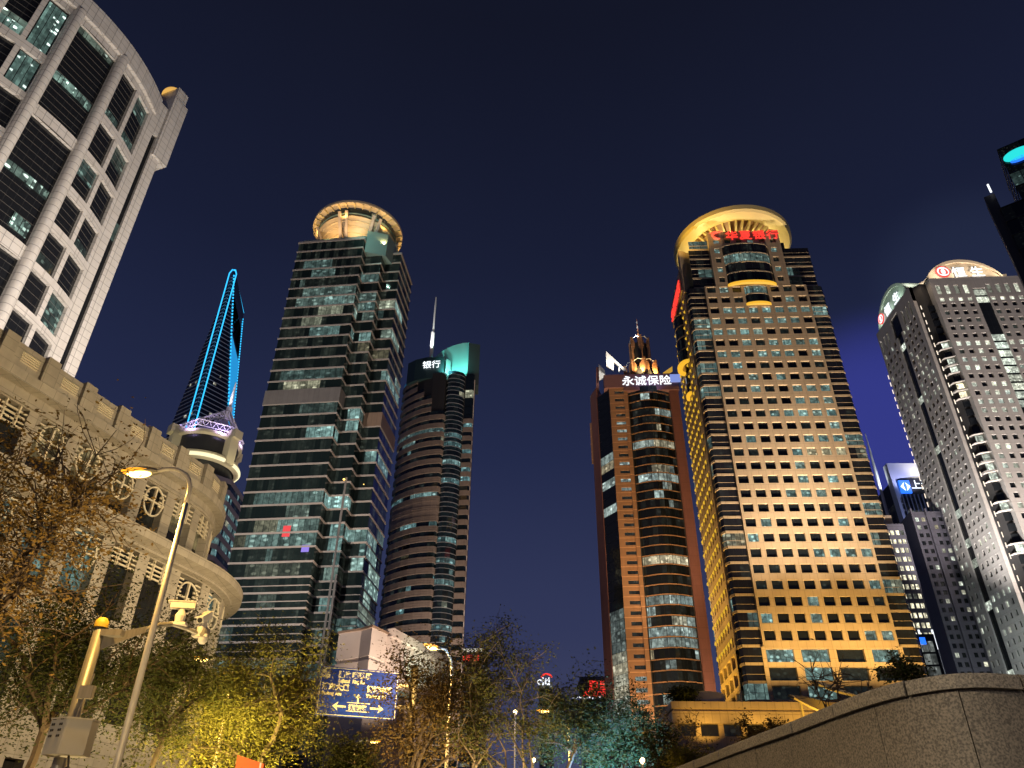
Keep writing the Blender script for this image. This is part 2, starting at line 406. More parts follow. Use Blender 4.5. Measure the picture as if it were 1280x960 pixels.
G_wt = window_mat('near_tower_glass', pane=1.25, cool=(.50, .86, .74), glow_=.42, fix=3.2, fixscale=(.45, .9), gr=.3, tint=(.010, .011, .013), wave=.035)
G_pod = window_mat('podium_glass', pane=1.15, cool=(.42, .82, .74), warm=(1, .78, .34), glow_=1.25, fix=3.5, fixscale=(.6, 1.0), gr=.5, tint=(.016, .015, .015), wave=.03)
G_far = window_mat('far_glass', pane=1.6, cool=(.75, .88, .9), glow_=.9, fix=3.5, fixscale=(.4, .5), gr=.25)
E_red = glow('red_sign_light', (1, .045, .03), 1.25)
E_redhot = glow('red_sign_core', (1, .10, .045), 1.3)
E_white = glow('white_sign_light', (.90, .95, 1), 1.5)
E_ivory = glow('ivory_strip_light', (1, .84, .66), 1.5)
E_blueline = glow('blue_line_light', (.03, .48, .95), 1.7)
E_bluefill = glow('blue_face_light', (.02, .33, .75), .9)
E_amber = glow('amber_lens', (1, .66, .18), 9.0); E_halo = glow('amber_halo', (1, .40, .02), 1.9)
E_yellow = glow('amber_trough_light', (1, .52, .03), .95)
E_cove = glow('cove_light', (1, .90, .55), 1.15)
E_pink = glow('pink_sign_light', (1, .10, .30), 1.3)
E_blue = glow('blue_sign_light', (.02, .16, .95), 1.6)
E_cyan = glow('cyan_sign_light', (.02, .62, .60), 1.3)

# ================================================================== ground
mb = MB(); mb.face(((-3000, -3000, 0), (3000, -3000, 0), (3000, 3000, 0), (-3000, 3000, 0)))
structure(mb.build('ground', M_pave))
mb = MB(); mb.face(((-9.2, -60, .004), (2.0, -60, .004), (2.0, 900, .004), (-9.2, 900, .004)))
structure(mb.build('road', M_asph))
M_line = plain('road_paint', (.75, .75, .72), .6)
mb = MB()
for y in range(-40, 400, 9): mb.face(((-3.7, y, .008), (-3.55, y, .008), (-3.55, y+4, .008), (-3.7, y+4, .008)))
structure(mb.build('road_markings', M_line))
mb = MB(); mb.box((-9.35, 420, .07), (.15, 0, 0), (0, 480, 0), (0, 0, .07)); mb.box((2.15, 420, .07), (.15, 0, 0), (0, 480, 0), (0, 0, .07))
structure(mb.build('kerb', M_pave))

# ================================================================== white tower, far left
class ArcW:
    """facade on a curve: u runs towards the camera, convex to the street"""
    R = Vector((-44.2*1.4726, 61.5*1.4726)); Rad = 34.0; h0 = math.radians(275)
    C = R+Rad*Vector((math.cos(h0-PI/2), math.sin(h0-PI/2)))
    def p(s, u, z, d=0):
        th = s.h0-u/s.Rad; r = s.Rad-d
        return (s.C.x+r*math.cos(th+PI/2), s.C.y+r*math.sin(th+PI/2), z)
    def xy(s, u, d=0): return s.p(u, 0, d)[:2]
WT = thing('white_tower', 'white stone office tower with a curved windowed front and round columns, top left', 'tower', (-65, 88, 0))
A = ArcW(); wall = MB()
rows = [(104.6, 115.4), (95.9, 102.6), (88.0, 94.2), (80.5, 86.2), (73.0, 78.7), (66.2, 71.4), (59.5, 64.6), (52.8, 58), (46, 51.2)]
rects = []
for a, b in rows: rects += [(2.3, 6.3, a-.15, b+.15), (7.1, 11.15, a-.15, b+.15), (21.8, 25.05, a-.15, b+.15), (25.75, 29.1, a-.15, b+.15)]
big = [(95.5, 115.4), (73.8, 93.4), (52.5, 71.4)]
for a, b in big: rects += [(12.75, 20.05, a, b)]
for a, b in big: rects += [(30.9, 38, a, b)]
panes = punch(wall, A, 1.6, 42, 40, 120.4, rects, .5, 1.2, curved=True)
wall.build('wall', M_white_stone, WT)
rw = random.Random(3); wp = []
mull = MB()
for q in panes:
    a, b, c, d = (Vector(x) for x in q); H = d.z-a.z; n = max(1, round(H/3.85)); lit0 = rw.random()
    for i in range(n):
        z0 = a.z+H*i/n; z1 = a.z+H*(i+1)/n; k = rw.random(); w = (.0, .2, rw.random())
        if k < .14: w = (rw.uniform(.5, .9), rw.random()*.3, rw.random())
        if abs(z1-103) < 4 and H > 15: w = (0, 0, .3)
        wp.append((((a.x, a.y, z0), (b.x, b.y, z0), (b.x, b.y, z1), (a.x, a.y, z1)), w))
    nn = max(3, round(H/1.28))
    for i in range(1, nn):
        z = a.z+H*i/nn; o_ = Vector((A.C.x, A.C.y, 0)); out = (Vector((a.x, a.y, 0))-o_).normalized()*.03
        mull.bar(Vector((a.x, a.y, z))+out, Vector((b.x, b.y, z))+out, .03, .03)
place_windows(WT, wp, G_wt); mull.build('transoms', plain('transom_metal', (.13, .12, .11), .5), WT)
# lit transom strips of the big bays and lit panes
for u0, u1, z0, z1, w in [(13.0, 19.8, 102.2, 103.9, (.95, .1, .31)), (13.0, 19.8, 113.9, 115.3, (.35, .3, .7)), (13, 19.8, 82.6, 84.2, (.5, .15, .5)),
                          (2.5, 6.0, 104.7, 106.6, (.9, .1, .2)), (7.4, 10.9, 104.7, 106.4, (.6, .1, .6)), (22, 24.9, 96, 102.5, (.35, 0, .4)), (26, 29, 104.8, 106.8, (.8, .05, .9)), (22, 24.9, 104.8, 115, (.5, 0, .15)),
                          (31, 37.8, 96, 99, (.8, .1, .8)), (13.2, 16, 75, 77.5, (.7, .1, .1)), (2.5, 6, 80.6, 82.2, (.4, .2, .3)), (7.4, 10.9, 73.2, 75, (.4, .2, .35))]:
    n = 6; mb = MB()
    for i in range(n):
        a = u0+(u1-u0)*i/n; b = u0+(u1-u0)*(i+1)/n; e = .44
        mb.win(A.p(a, z0, e), A.p(b, z0, e), A.p(b, z1, e), A.p(a, z1, e), w=w)
    mb.build('lit_glazing', G_wt, WT)
# round columns and the parapet
for u in (11.95, 20.85, 29.9):
    mb = MB(); x, y = A.xy(u, -.1); mb.lathe([(.85, 40), (.85, 117.2)], x, y, 20); mb.face([(x+.85*math.cos(k*PI/8), y+.85*math.sin(k*PI/8), 117.2) for k in range(16)]); mb.build('column', M_col_stone, WT, smooth=True)
mb = MB(); uu = [1.0+41*i/34 for i in range(35)]
for a, b in zip(uu, uu[1:]):
    f = lambda u, d, z: A.p(u, z, d)
    mb.face((f(a, -.55, 116.9), f(b, -.55, 116.9), f(b, -.55, 120.9), f(a, -.55, 120.9)))
    mb.face((f(a, -.55, 116.9), f(a, .1, 116.9), f(b, .1, 116.9), f(b, -.55, 116.9)))
    mb.face((f(a, -.55, 120.9), f(b, -.55, 120.9), f(b, 3, 120.9), f(a, 3, 120.9)))
mb.build('parapet', M_white_stone, WT)
mb = MB()
for a, b in zip(uu, uu[1:]): mb.face((A.p(a, 40, .9), A.p(b, 40, .9), A.p(b, 120, .9), A.p(a, 120, .9)))
mb.build('core', M_dark_wall, WT)
# narrow end wall with its dark slot, corner turret and dome
E = Fac(A.xy(1.6), math.degrees(math.atan2(A.xy(1.6)[1]-A.xy(1.8)[1], A.xy(1.6)[0]-A.xy(1.8)[0]))-24)
mb = MB(); slot = punch(mb, E, 0, 4.4, 40, 120.6, [(1.5, 2.5, 40.5, 113)], .5)
mb.face((E.p(4.4, 40), E.p(4.4, 40, 9), E.p(4.4, 120.6, 9), E.p(4.4, 120.6)))
mb.build('end_wall', M_white_stone, WT)
mb = MB()
q = slot[0]
for i in range(20):
    z0 = 40.5+72.5*i/20; z1 = z0+72.5/20; mb.win((*q[0][:2], z0), (*q[1][:2], z0), (*q[1][:2], z1), (*q[0][:2], z1), w=((.9, .1, .4) if i == 13 else (0, 0, i/20)))
mb.build('slot_glazing', G_wt, WT)
mb = MB(); P = [E.xy(2.7, -.45), E.xy(5.9, -.45), E.xy(5.9, 6), E.xy(2.7, 6)]; mb.prism(P, 108.5, 124.5); mb.build('turret', M_white_stone, WT)
mb = MB(); P = [E.xy(2.9, -.2), E.xy(5.3, -.2), E.xy(5.3, 5), E.xy(2.9, 5)]; mb.prism(P, 124.5, 127.5); mb.build('turret_top', M_white_stone, WT)
cx, cy = E.xy(4.2, 2.4)
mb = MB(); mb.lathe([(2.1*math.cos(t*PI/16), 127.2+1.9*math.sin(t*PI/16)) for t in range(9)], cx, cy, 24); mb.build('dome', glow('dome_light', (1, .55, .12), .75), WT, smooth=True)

# ================================================================== stone podium, left
class ArcP:
    S0 = Vector((-29., 63.5)); Rad = 11.0; d0 = math.radians(70)
    C = S0+Rad*Vector((-math.sin(d0), math.cos(d0)))
    def p(s, u, z, d=0):
        if u <= 0:
            x = s.S0.x+u*math.cos(s.d0)-d*math.sin(s.d0); y = s.S0.y+u*math.sin(s.d0)+d*math.cos(s.d0)
        else:
            a = s.d0-PI/2+u/s.Rad; x = s.C.x+(s.Rad-d)*math.cos(a); y = s.C.y+(s.Rad-d)*math.sin(a)
        return (x, y, z)
    def xy(s, u, d=0): return s.p(u, 0, d)[:2]
PD = thing('stone_podium_building', 'tan stone building with oval window grilles and a rounded end, below the white tower', 'building', (-30, 62, 0))
Q = ArcP()
def sweep(mb, A, u0, u1, prof, step=1.2):
    """a moulding: profile of (d, z) swept along the facade"""
    n = max(1, int((u1-u0)/step))
    for i in range(n):
        a = u0+(u1-u0)*i/n; b = u0+(u1-u0)*(i+1)/n
        for (d0, z0), (d1, z1) in zip(prof, prof[1:]):
            mb.face((A.p(a, z0, d0), A.p(b, z0, d0), A.p(b, z1, d1), A.p(a, z1, d1)))
U0, U1 = -46.0, 22.0
PITCH = 3.62
piers = [-1.75+PITCH*k for k in range(-12, 7)]
bays = [(a+.55, b-.55) for a, b in zip(piers, piers[1:])]
wall = MB()
OUT = -2.6                               # the lower storeys stand further out
up_ = punch(wall, Q, U0, U1, 23.6, 31.2, [(a, b, 25.6, 29.9) for a, b in bays], .75, 1.0, curved=True)
rects = []
for a, b in bays: rects += [(a, b, 17.4, 22.8), (a, b, 10.8, 15.6), (a+.5, b-.6, 4.4, 7.8)]
lo_ = punch(wall, Q, U0, U1, 0, 23.3, rects, .75, 1.0, curved=True, d=OUT)
panes = []
for k in range(len(bays)): panes += [up_[k]]+lo_[3*k:3*k+3]
wall.build('wall', M_pod, PD)
mb = MB(); sweep(mb, Q, U0, U1, [(0, 31.05), (-.75, 31.15), (-.8, 31.9), (-.35, 32.0), (-.3, 34.0), (.9, 34.0), (.9, 31)])
mb.build('parapet', M_pod, PD)
for k, u in enumerate(piers):          # stub piers of the parapet
    if u < 6: mb = MB(); c = Q.p(u-.6, 33.07, -.35); t = (Vector(Q.p(u-.5, 0))-Vector(Q.p(u-.7, 0))).normalized(); n_ = Vector((-t.y, t.x, 0)); mb.box(c, t*.55, n_*.30, (0, 0, 1.06)); mb.build('parapet_pier', M_pod, PD)
for a, b in bays:                       # louvre panels in the parapet
    if b > 6 or a < -44: continue
    mb = MB(); lo = a+.1; hi = b-.9
    for i in range(5):
        z = 32.65+.19*i; mb.face((Q.p(lo, z, -.42), Q.p(hi, z, -.42), Q.p(hi, z+.13, -.32), Q.p(lo, z+.13, -.32))); mb.face((Q.p(lo, z, -.42), Q.p(hi, z, -.42), Q.p(hi, z-.03, -.31), Q.p(lo, z-.03, -.31)))
    mb.build('louvre', M_cream_metal, PD)
mb = MB(); sweep(mb, Q, U0, U1, [(OUT, 22.9), (OUT-.5, 23.0), (OUT-.5, 23.25), (OUT-1.3, 23.5), (OUT-1.35, 24.15), (0, 24.25)], .8); mb.build('cornice', M_pod, PD)
mb = MB(); sweep(mb, Q, U0, U1, [(0, 30.0), (-.18, 30.02), (-.2, 30.2), (0, 30.22)]); mb.build('string_course', M_pod, PD); mb = MB(); sweep(mb, Q, U0, U1, [(OUT, 15.75), (OUT-.35, 15.85), (OUT-.4, 16.6), (OUT, 16.7)]); mb.build('string_course', M_pod, PD)
rp = random.Random(11); wp = []
for i, q in enumerate(panes):
    a, b, c, d = (Vector(x) for x in q); bay, lev = divmod(i, 4); H = d.z-a.z
    if lev == 0: parts = [(0, .38, (0, .3)), (.38, 1, (rp.uniform(.35, .7), 1.0))] if bay % 4 != 3 else [(0, 1, (.02, .5))]
    elif lev == 1: parts = [(0, .22, (0, 0)), (.22, 1, (rp.uniform(.5, .85), .03))] if rp.random() < .75 else [(0, 1, (.02, 0))]
    else: parts = [(0, 1, (.1 if rp.random() < .3 else 0, .0))]
    for f0, f1, (l, h) in parts:
        wp.append((((a.x, a.y, a.z+H*f0), (b.x, b.y, a.z+H*f0), (b.x, b.y, a.z+H*f1), (a.x, a.y, a.z+H*f1)), (l, h, rp.random())))
place_windows(PD, wp, G_pod)
mb = MB(); sweep(mb, Q, U0, U1, [(OUT+1.0, 0), (OUT+1.0, 23.4), (1.1, 23.5), (1.1, 31)]); mb.build('core', M_dark_wall, PD)
mb = MB(); roofp = [Q.xy(U0+(U1-U0)*i/40, .5) for i in range(41)]+[(-60, 75), (-62, 20)]; mb.face([(x, y, 31.6) for x, y in roofp]); mb.build('roof', M_dark_wall, PD)
# window grilles: bars across the head of every bay, an oval ring with a cross in most of them
def grille(a, b, z0, z1, ring, zr, rz, off=0):
    mb = MB(); w = b-a; m_ = (a+b)/2; d = .12
    P = lambda u, z, dd=d: Vector(Q.p(u, z, dd+off))
    nh = 4
    for i in range(nh):
        z = z0+(z1-z0)*(i+.2)/nh
        if ring:
            mb.bar(P(a, z), P(a+w*.24, z), .1, .12); mb.bar(P(b-w*.24, z), P(b, z), .1, .12)
        else: mb.bar(P(a, z), P(b, z), .1, .13)
    if not ring:
        for f in (.28, .72): mb.bar(P(a+w*f, z0-.1), P(a+w*f, z1+.15), .18, .18)
    else:
        mb.bar(P(m_-.02, zr-rz, .05), P(m_+.02, zr+rz, .05), .2, .16)
        mb.bar(P(a, zr, .05), P(b, zr, .05), .13, .13)
        rx = w*.42
        pts = [P(m_+rx*math.cos(t*PI/16), zr+rz*math.sin(t*PI/16), .02) for t in range(33)]
        mb.tube(pts, .085, 6, cap=False)
    return mb.build('window_grille', M_cream_metal, PD)
for k, (a, b) in enumerate(bays):
    if a < -40 or a > 12: continue
    j = round((a-(-1.75+.55))/PITCH)     # 0 is the first bay of the curve's start
    grille(a, b, 28.3, 29.8, j in (-1, -2, -3, -4, -6, -8, -10), 28.5, 1.25)
    grille(a, b, 21.35, 22.7, j in (0, 1, -3, -5, -7, -9), 21.1, 1.25, OUT)

for u, d, tz_, P_ in ((-30, 1.5, 92, 46000), (-16, 1.5, 88, 38000), (-4, 1.5, 84, 31000)):  # unseen spots added in place of the street light on the white tower
    q_ = Q.p(u, 35.2, d); lamp('tower_spot', q_, P_, (1, .88, .76), A.p(14 if u < -10 else 5, tz_), 110, .9, .5)
lamp('tower_spot', (-4, 92, 30), 260000, (1, .88, .76), A.p(6, 88), 60, .9, .6)  # unseen spot added over the avenue for the same tower front
lamp('podium_spot', (3.6, 40, 13), 54000, (1, .77, .46), Q.p(-8, 26), 95, .9, .3)  # unseen spots added over the street to brighten the stone podium
lamp('podium_spot', (-6.5, 66, 12), 14000, (1, .74, .42), Q.p(2, 25), 95, .9, .3)
# ================================================================== gold lit tower, right of centre
HX = thing('golden_tower', 'gold lit square tower with a saucer rim on its roof and red bank lettering', 'tower', (75, 196, 0))
F = Fac((54.0, 183.2), -3.0)            # the front
LU, LV, FH, Z0 = 41.3, 29.0, 4.03, 48.7
L = Fac(F.xy(0, LV), -3.0-90)           # the left flank: u runs from its far end towards the front corner, d points into the tower
R_ = Fac(F.xy(LU), 87.0)
rh = random.Random(21)
wp = []; wall = MB(); CW = 3.86; WW = 2.62
def cols(u0, n, cw=CW, ww=WW): return [(u0+cw*(i+.5)-ww/2, u0+cw*(i+.5)+ww/2) for i in range(n)]
GU0, GU1 = 5.2, 36.1
cs = cols(GU0, 8)
rects = []; info = []
for r in range(27):
    z = Z0+FH*r+1.4
    for c, (a, b) in enumerate(cs):
        if r >= 25 and c in (3, 4): continue
        rects.append((a, b, z, z+2.3)); info.append((r, c))
zb = Z0+FH*25
panes = punch(wall, F, GU0, GU1, Z0, Z0+FH*27, rects+[(GU0+CW*3+.3, GU0+CW*5-.3, zb+.6, zb+FH*2-.2)], .5, d=-.9)
for side, u in ((0, GU0), (1, GU1)): wall.face((F.p(u, Z0, -.9), F.p(u, Z0, .6), F.p(u, Z0+FH*27, .6), F.p(u, Z0+FH*27, -.9)))
smallbay = panes.pop()
lit_rows = {}
for q, (r, c) in zip(panes, info):
    if r not in lit_rows:
        v = rh.random(); lit_rows[r] = (rh.randint(0, 7), rh.randint(0, 5)) if v < .74 else (0, -1)
    s0, n = lit_rows[r]; on = s0 <= c < s0+n
    if rh.random() < .10: on = not on
    w = (rh.uniform(.45, 1.1), rh.random()*.25, rh.random()) if on else ((.04, .3, rh.random()) if rh.random() < .3 else (0, 0, rh.random()))
    if r == 12 and c >= 5: w = (1.0, .9, rh.random())
    if r in (20, 21, 23, 24) and rh.random() < .6: w = (rh.uniform(.5, .9), .1, rh.random())
    wp.append((q, w))
# upper middle slab with the big bowed bay and the sign
SU0, SU1 = 8.7, 31.4; ZT = Z0+FH*27; ZS = ZT+FH*5
rects = []; bay0, bay1 = SU0+3.9, SU1-4.3
for r in range(5):
    z = ZT+FH*r+1.5
    if r < 4: rects += [(SU0+1.4, SU0+3.1, z, z+2), (SU1-3.4, SU1-1.6, z, z+2)]
    else: rects += [(SU0+1.6+3.6*i, SU0+3.5+3.6*i, z, z+1.7) for i in range(6)]
pn = punch(wall, F, SU0, SU1, ZT, ZS+2.5, rects+[(bay0, bay1, ZT+.1, ZT+FH*4)], .6, d=-1.0)
pn.pop()
for q in pn: wp.append((q, (rh.uniform(.4, .9), .05, rh.random()) if rh.random() < .45 else (.02, .2, rh.random())))
for u in (SU0, SU1): wall.face((F.p(u, ZT, -1.0), F.p(u, ZT, 5), F.p(u, ZS+2.5, 5), F.p(u, ZS+2.5, -1.0)))
wall.face((F.p(SU0, ZS+2.5, -1), F.p(SU1, ZS+2.5, -1), F.p(SU1, ZS+2.5, 4), F.p(SU0, ZS+2.5, 4)))
wall.build('wall', M_granite_gold, HX)
# left flank: narrow slots, washed from below
wl = MB(); rects = []
for r in range(27):
    z = Z0+FH*r+1.1
    for i in range(7): rects.append((5.3+3.0*i+.9, 5.3+3.0*i+2.1, z, z+2.3))
pl = punch(wl, L, 5.2, 26.6, Z0, Z0+FH*27+3, [q for q in rects if not (q[2] > Z0+FH*21 and 12 < q[0] < 18)]+[(12.1, 19.5, Z0+FH*21.2, Z0+FH*26.6)], .75, d=-.5)
pl.pop()
for u in (5.2, 26.6): wl.face((L.p(u, Z0, -.5), L.p(u, Z0, .8), L.p(u, Z0+FH*27+3, .8), L.p(u, Z0+FH*27+3, -.5)))
for q in pl: wp.append((q, (rh.uniform(.2, .6), .2, rh.random()) if rh.random() < .12 else (.0, .5, rh.random())))
niche = []  # glowing wedges stand in for the yellow highlights of the lit niches
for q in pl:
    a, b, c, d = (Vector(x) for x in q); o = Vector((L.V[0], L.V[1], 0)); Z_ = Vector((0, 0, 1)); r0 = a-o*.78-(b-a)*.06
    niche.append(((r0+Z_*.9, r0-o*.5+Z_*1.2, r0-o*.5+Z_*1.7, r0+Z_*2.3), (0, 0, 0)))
place_windows(HX, niche, glow('niche_glow_emit', (1, .58, .04), .75), 'niche_glow')
# base storeys: deep gold frames
base = MB(); big = []
for k in range(4):
    z = Z0-4.05*(k+1)
    big += [(F, 5.6+8.0*i, 5.6+8.0*i+6.3, z+.55, z+3.55) for i in range(4)]
bp_ = punch(base, F, 4.6, 36.7, Z0-16.4, Z0, [q[1:] for q in big], .9, d=-.95)
bl = [(5.6+5.2*i, 5.6+5.2*i+3.7, Z0-4.05*(k+1)+.5, Z0-4.05*(k+1)+3.5) for k in range(4) for i in range(4)]
bp2 = punch(base, L, 5.2, 26.6, Z0-16.4, Z0, bl, .9, d=-.6)
for i, q in enumerate(bp_): wp.append((q, (rh.uniform(.5, .9), .05, rh.random()) if i in (0, 1, 3, 9) or rh.random() < .12 else (.04, .3, rh.random())))
for i, q in enumerate(bp2): wp.append((q, (rh.uniform(.4, .8), .1, rh.random()) if rh.random() < .3 else (0, .3, rh.random())))
base.build('base_frame', M_granite_gold, HX)
wl.build('wall', M_granite_gold, HX)
place_windows(HX, wp, G_hx)
# glass corners: banded glazing with stone sills, notched at the very corner
gl_ = MB(); sill = MB()
def corner(path, z0, rows, p, sd):
    gl_ = MB(); sill = MB()
    for r in range(rows):
        z = z0+FH*r; rr = run_lights(sd, 30, p, .3, .9, .12)
        glass_strip(gl_, path, z+.62, z+FH, 2.2, lambda k, j, f: rr[k % 30])
        for a, b in zip(path, path[1:]):
            d = Vector((b[0]-a[0], b[1]-a[1], 0)).normalized(); n_ = Vector((d.y, -d.x, 0))*.16
            A3, B3 = Vector((*a, 0)), Vector((*b, 0))
            for (h0, h1, o) in ((0, .62, 1), (2.0, 2.10, .3)):
                a0, b0 = A3+n_*o, B3+n_*o
                sill.face(((a0.x, a0.y, z+h0), (b0.x, b0.y, z+h0), (b0.x, b0.y, z+h1), (a0.x, a0.y, z+h1)))
                for h in (h0, h1): sill.face(((A3.x, A3.y, z+h), (B3.x, B3.y, z+h), (b0.x, b0.y, z+h), (a0.x, a0.y, z+h)))
    gl_.build('corner_glazing', G_hxb, HX); sill.build('corner_sills', M_granite_gold, HX)
left_path = [L.xy(26.6), L.xy(28.0, .0), F.xy(.6, .0), F.xy(GU0)]
corner(left_path, Z0-16.1, 31, .32, rh)
corner([F.xy(2.2, .4), F.xy(SU0, .4)], ZT, 4, .5, rh)
corner([F.xy(2.6, .5), F.xy(SU0, .5)], ZT+FH*4, 1, .6, rh)
corner([F.xy(GU1), F.xy(LU-.6), F.xy(LU, .6)], Z0-16.1, 31, .10, rh)
corner([R_.xy(.6), R_.xy(LV)], Z0-16.1, 31, .15, rh)
corner([F.xy(SU1, .3), F.xy(LU-1.2, .3), F.xy(LU-1.2, 2)], ZT, 4, .05, rh)
corner([L.xy(.2, .4), L.xy(5.2, .4)], Z0-16.1, 31, .15, rh)
# bowed bays with glowing troughs under them
def bay(Fc, u0, u1, z0, z1, bow, floors, d0, spec, over=.5):
    def arc(o):
        c = (u0+u1)/2; h = (u1-u0)/2+o
        return [(c+h*math.sin(t), -(bow+o)*math.cos(t*1.0)+0) for t in [(-1+2*i/14)*PI/2 for i in range(15)]]
    mb = MB(); P = [Fc.xy(u, d0+d) for u, d in arc(0)]
    for k in range(floors):
        a, b = z0+(z1-z0)*k/floors, z0+(z1-z0)*(k+1)/floors; rr = run_lights(rh, 20, spec.get(k, 0), .4, .9)
        glass_strip(mb, P, a+.25, b, 1.6, lambda kk, j, f: rr[kk % 20])
    mb.build('bay_glazing', G_hxb, HX)
    mb = MB()
    for k in range(floors+1):
        z = z0+(z1-z0)*k/floors; pts = [Fc.xy(u, d0+d) for u, d in arc(.12)]; mb.prism(pts, z-.12, z+.25)
    mb.build('bay_rings', M_granite_gold, HX)
    mb = MB(); po = [Fc.xy(u, d0+d) for u, d in arc(over)]; pi_ = [Fc.xy(u, d0+d*.8+.1) for u, d in arc(-.35)]
    for i in range(len(po)-1):
        for (A0, B0, za, zb_) in ((po[i], po[i+1], z0-1.0, z0-.15), (pi_[i], pi_[i+1], z0-.9, z0-.15)): mb.face(((*A0, za), (*B0, za), (*B0, zb_), (*A0, zb_)))
        mb.face(((*po[i], z0-1.0), (*po[i+1], z0-1.0), (*pi_[i+1], z0-.9), (*pi_[i], z0-.9))); mb.face(((*po[i], z0-.15), (*po[i+1], z0-.15), (*pi_[i+1], z0-.15), (*pi_[i], z0-.15)))
    mb.build('light_trough', E_yellow, HX)
bay(F, bay0+.2, bay1-.2, ZT+.7, ZT+FH*4, 1.9, 4, -.6, {2: .8})
bay(F, GU0+CW*3+.5, GU0+CW*5-.5, zb+1.2, zb+FH*2-.4, .9, 2, -.6, {1: .7})
bay(L, 12.3, 19.3, Z0+FH*22, Z0+FH*26.4, 2.2, 4, -.4, {2: .3}, .7)
bay(L, 14.0, 17.6, Z0+FH*19.4, Z0+FH*21.0, .9, 2, -.4, {}, .5)
# solid body, roof
mb = MB(); mb.prism([F.xy(1.2, 1.4), F.xy(LU-1.2, 1.4), F.xy(LU-1.2, LV-1), F.xy(1.2, LV-1)], 20, ZT+2); mb.prism([F.xy(4, 3), F.xy(34, 3), F.xy(34, LV-3), F.xy(4, LV-3)], ZT+2, ZS+1)
mb.prism([F.xy(LU-7, 2), F.xy(LU-1.5, 2), F.xy(LU-1.5, LV-4), F.xy(LU-7, LV-4)], ZT+2, ZT+FH*4+1.5); mb.build('core', M_dark_wall, HX)
mb = MB(); mb.prism([L.xy(24.8, -.6), L.xy(27.5, -.6), F.xy(4, 4), L.xy(24.8, 4)], Z0+FH*27, ZS-2.5); mb.build('flank_pier', M_granite_gold, HX)
# lettering
UV_ = Vector((F.U[0], F.U[1], 0))
for i_, ch in enumerate('华夏银行'): text('sign_lettering', ch, 4.1, E_red, HX, F.p(SU0+5.7+4.35*i_, ZS-.75, -1.25), UV_, (0, 0, 1), .12, .035)
mb = MB(); cx_, cz_ = SU0+3.2, ZS+.8       # crescent emblem: an open ring with a tail
pts = [F.p(cx_+1.55*math.cos(t), cz_+1.45*math.sin(t), -1.3) for t in [math.radians(55+i*14) for i in range(18)]]
mb.tube(pts, [.12+.42*math.sin(PI*min(1, i/12.)) if i < 12 else .5-.06*(i-12) for i in range(18)], 8)
mb.tube([F.p(cx_-2.6, cz_+1.1, -1.3), F.p(cx_-1.6, cz_+1.3, -1.3), F.p(cx_-.6, cz_+1.5, -1.3), F.p(cx_+1.9, cz_+1.7, -1.3)], [.08, .25, .3, .1], 8)
mb.build('sign_emblem', E_redhot, HX)
text('flank_lettering', '华夏银行', 4.6, E_red, HX, L.p(6.5, Z0+FH*27.9, -1.3), (L.U[0], L.U[1], 0), (0, 0, 1), .15, .06)
mb = MB(); mb.prism([L.xy(5.6, -1.0), L.xy(25.4, -1.0), L.xy(25.4, .5), L.xy(5.6, .5)], Z0+FH*27.6, Z0+FH*29.7); mb.build('flank_sign_wall', M_granite_gold, HX)
# the saucer: broad rim, radial ribs, dark drum behind
cx, cy = F.xy(20.7, 14.2)
ZR = 188.0; RO = 19.6
mb = MB(); mb.lathe([(14.6, ZR-2.1), (18.9, ZR-2.6), (RO, ZR-1.9), (RO+.1, ZR-.2), (RO-.6, ZR+.3), (14.4, ZR-.2), (14.6, ZR-2.1)], cx, cy, 96); mb.build('saucer_rim', M_gold_paint, HX, smooth=False)
for k in range(40):
    a = 2*PI*k/40; e = Vector((math.cos(a), math.sin(a), 0)); mb = MB()
    p0 = Vector((cx, cy, ZR-4.6))+e*8.6; p1 = Vector((cx, cy, ZR-1.4))+e*15.2
    mb.bar(p0, p1, .55, 1.2); mb.build('saucer_rib', M_gold_paint, HX)
mb = MB(); mb.lathe([(0, ZR-2), (8, ZR-2.5), (14.7, ZR-.5)], cx, cy, 64); mb.build('saucer_deck', plain('saucer_deck_paint', (.30, .17, .09), .6), HX)
mb = MB(); mb.lathe([(8.9, ZS-3), (8.9, ZR-4), (7.5, ZR-3.0)], cx, cy, 48); mb.build('saucer_drum', M_gold_paint, HX)

# podium of the gold tower with its canopy
PO = thing('gold_lit_podium', 'low wide podium washed with gold light at the foot of the gold tower', 'building', (60, 158, 0))
G = Fac((32.0, 160.0), -2.0)
zt = zat(905, 880, 50, 160); zl = zat(880, 908, 50, 160); zm = zat(900, 890.5, 50, 160)
mb = MB()
mb.prism([G.xy(0), G.xy(66), G.xy(66, 22), G.xy(0, 22)], zl, zm-.25); mb.prism([G.xy(.0), G.xy(66), G.xy(66, 22), G.xy(0, 22)], zm+.25, zt); mb.prism([G.xy(.4, .4), G.xy(65, .4), G.xy(65, 21), G.xy(.4, 21)], zm-.3, zm+.3)
mb.build('fascia', stone('podium_fascia_panels', (.46, .36, .26), 1.55, 30, .05, .6, .06), PO)
mb = MB(); mb.prism([G.xy(1, 1.2), G.xy(64, 1.2), G.xy(64, 20), G.xy(1, 20)], 0, zl); mb.build('core', M_dark_wall, PO)
gm = MB(); zz = zat(880, 923, 50, 160)
for i in range(14): a = 1+4.4*i; rr = (.25, .2, rh.random()) if i in (5, 6, 8) else (.02, .6, rh.random()); gm.win(G.p(a, zz, 1.1), G.p(a+3.4, zz, 1.1), G.p(a+3.4, zl, 1.1), G.p(a, zl, 1.1), w=rr)
gm.build('glazing', G_hxb, PO)
mb = MB()
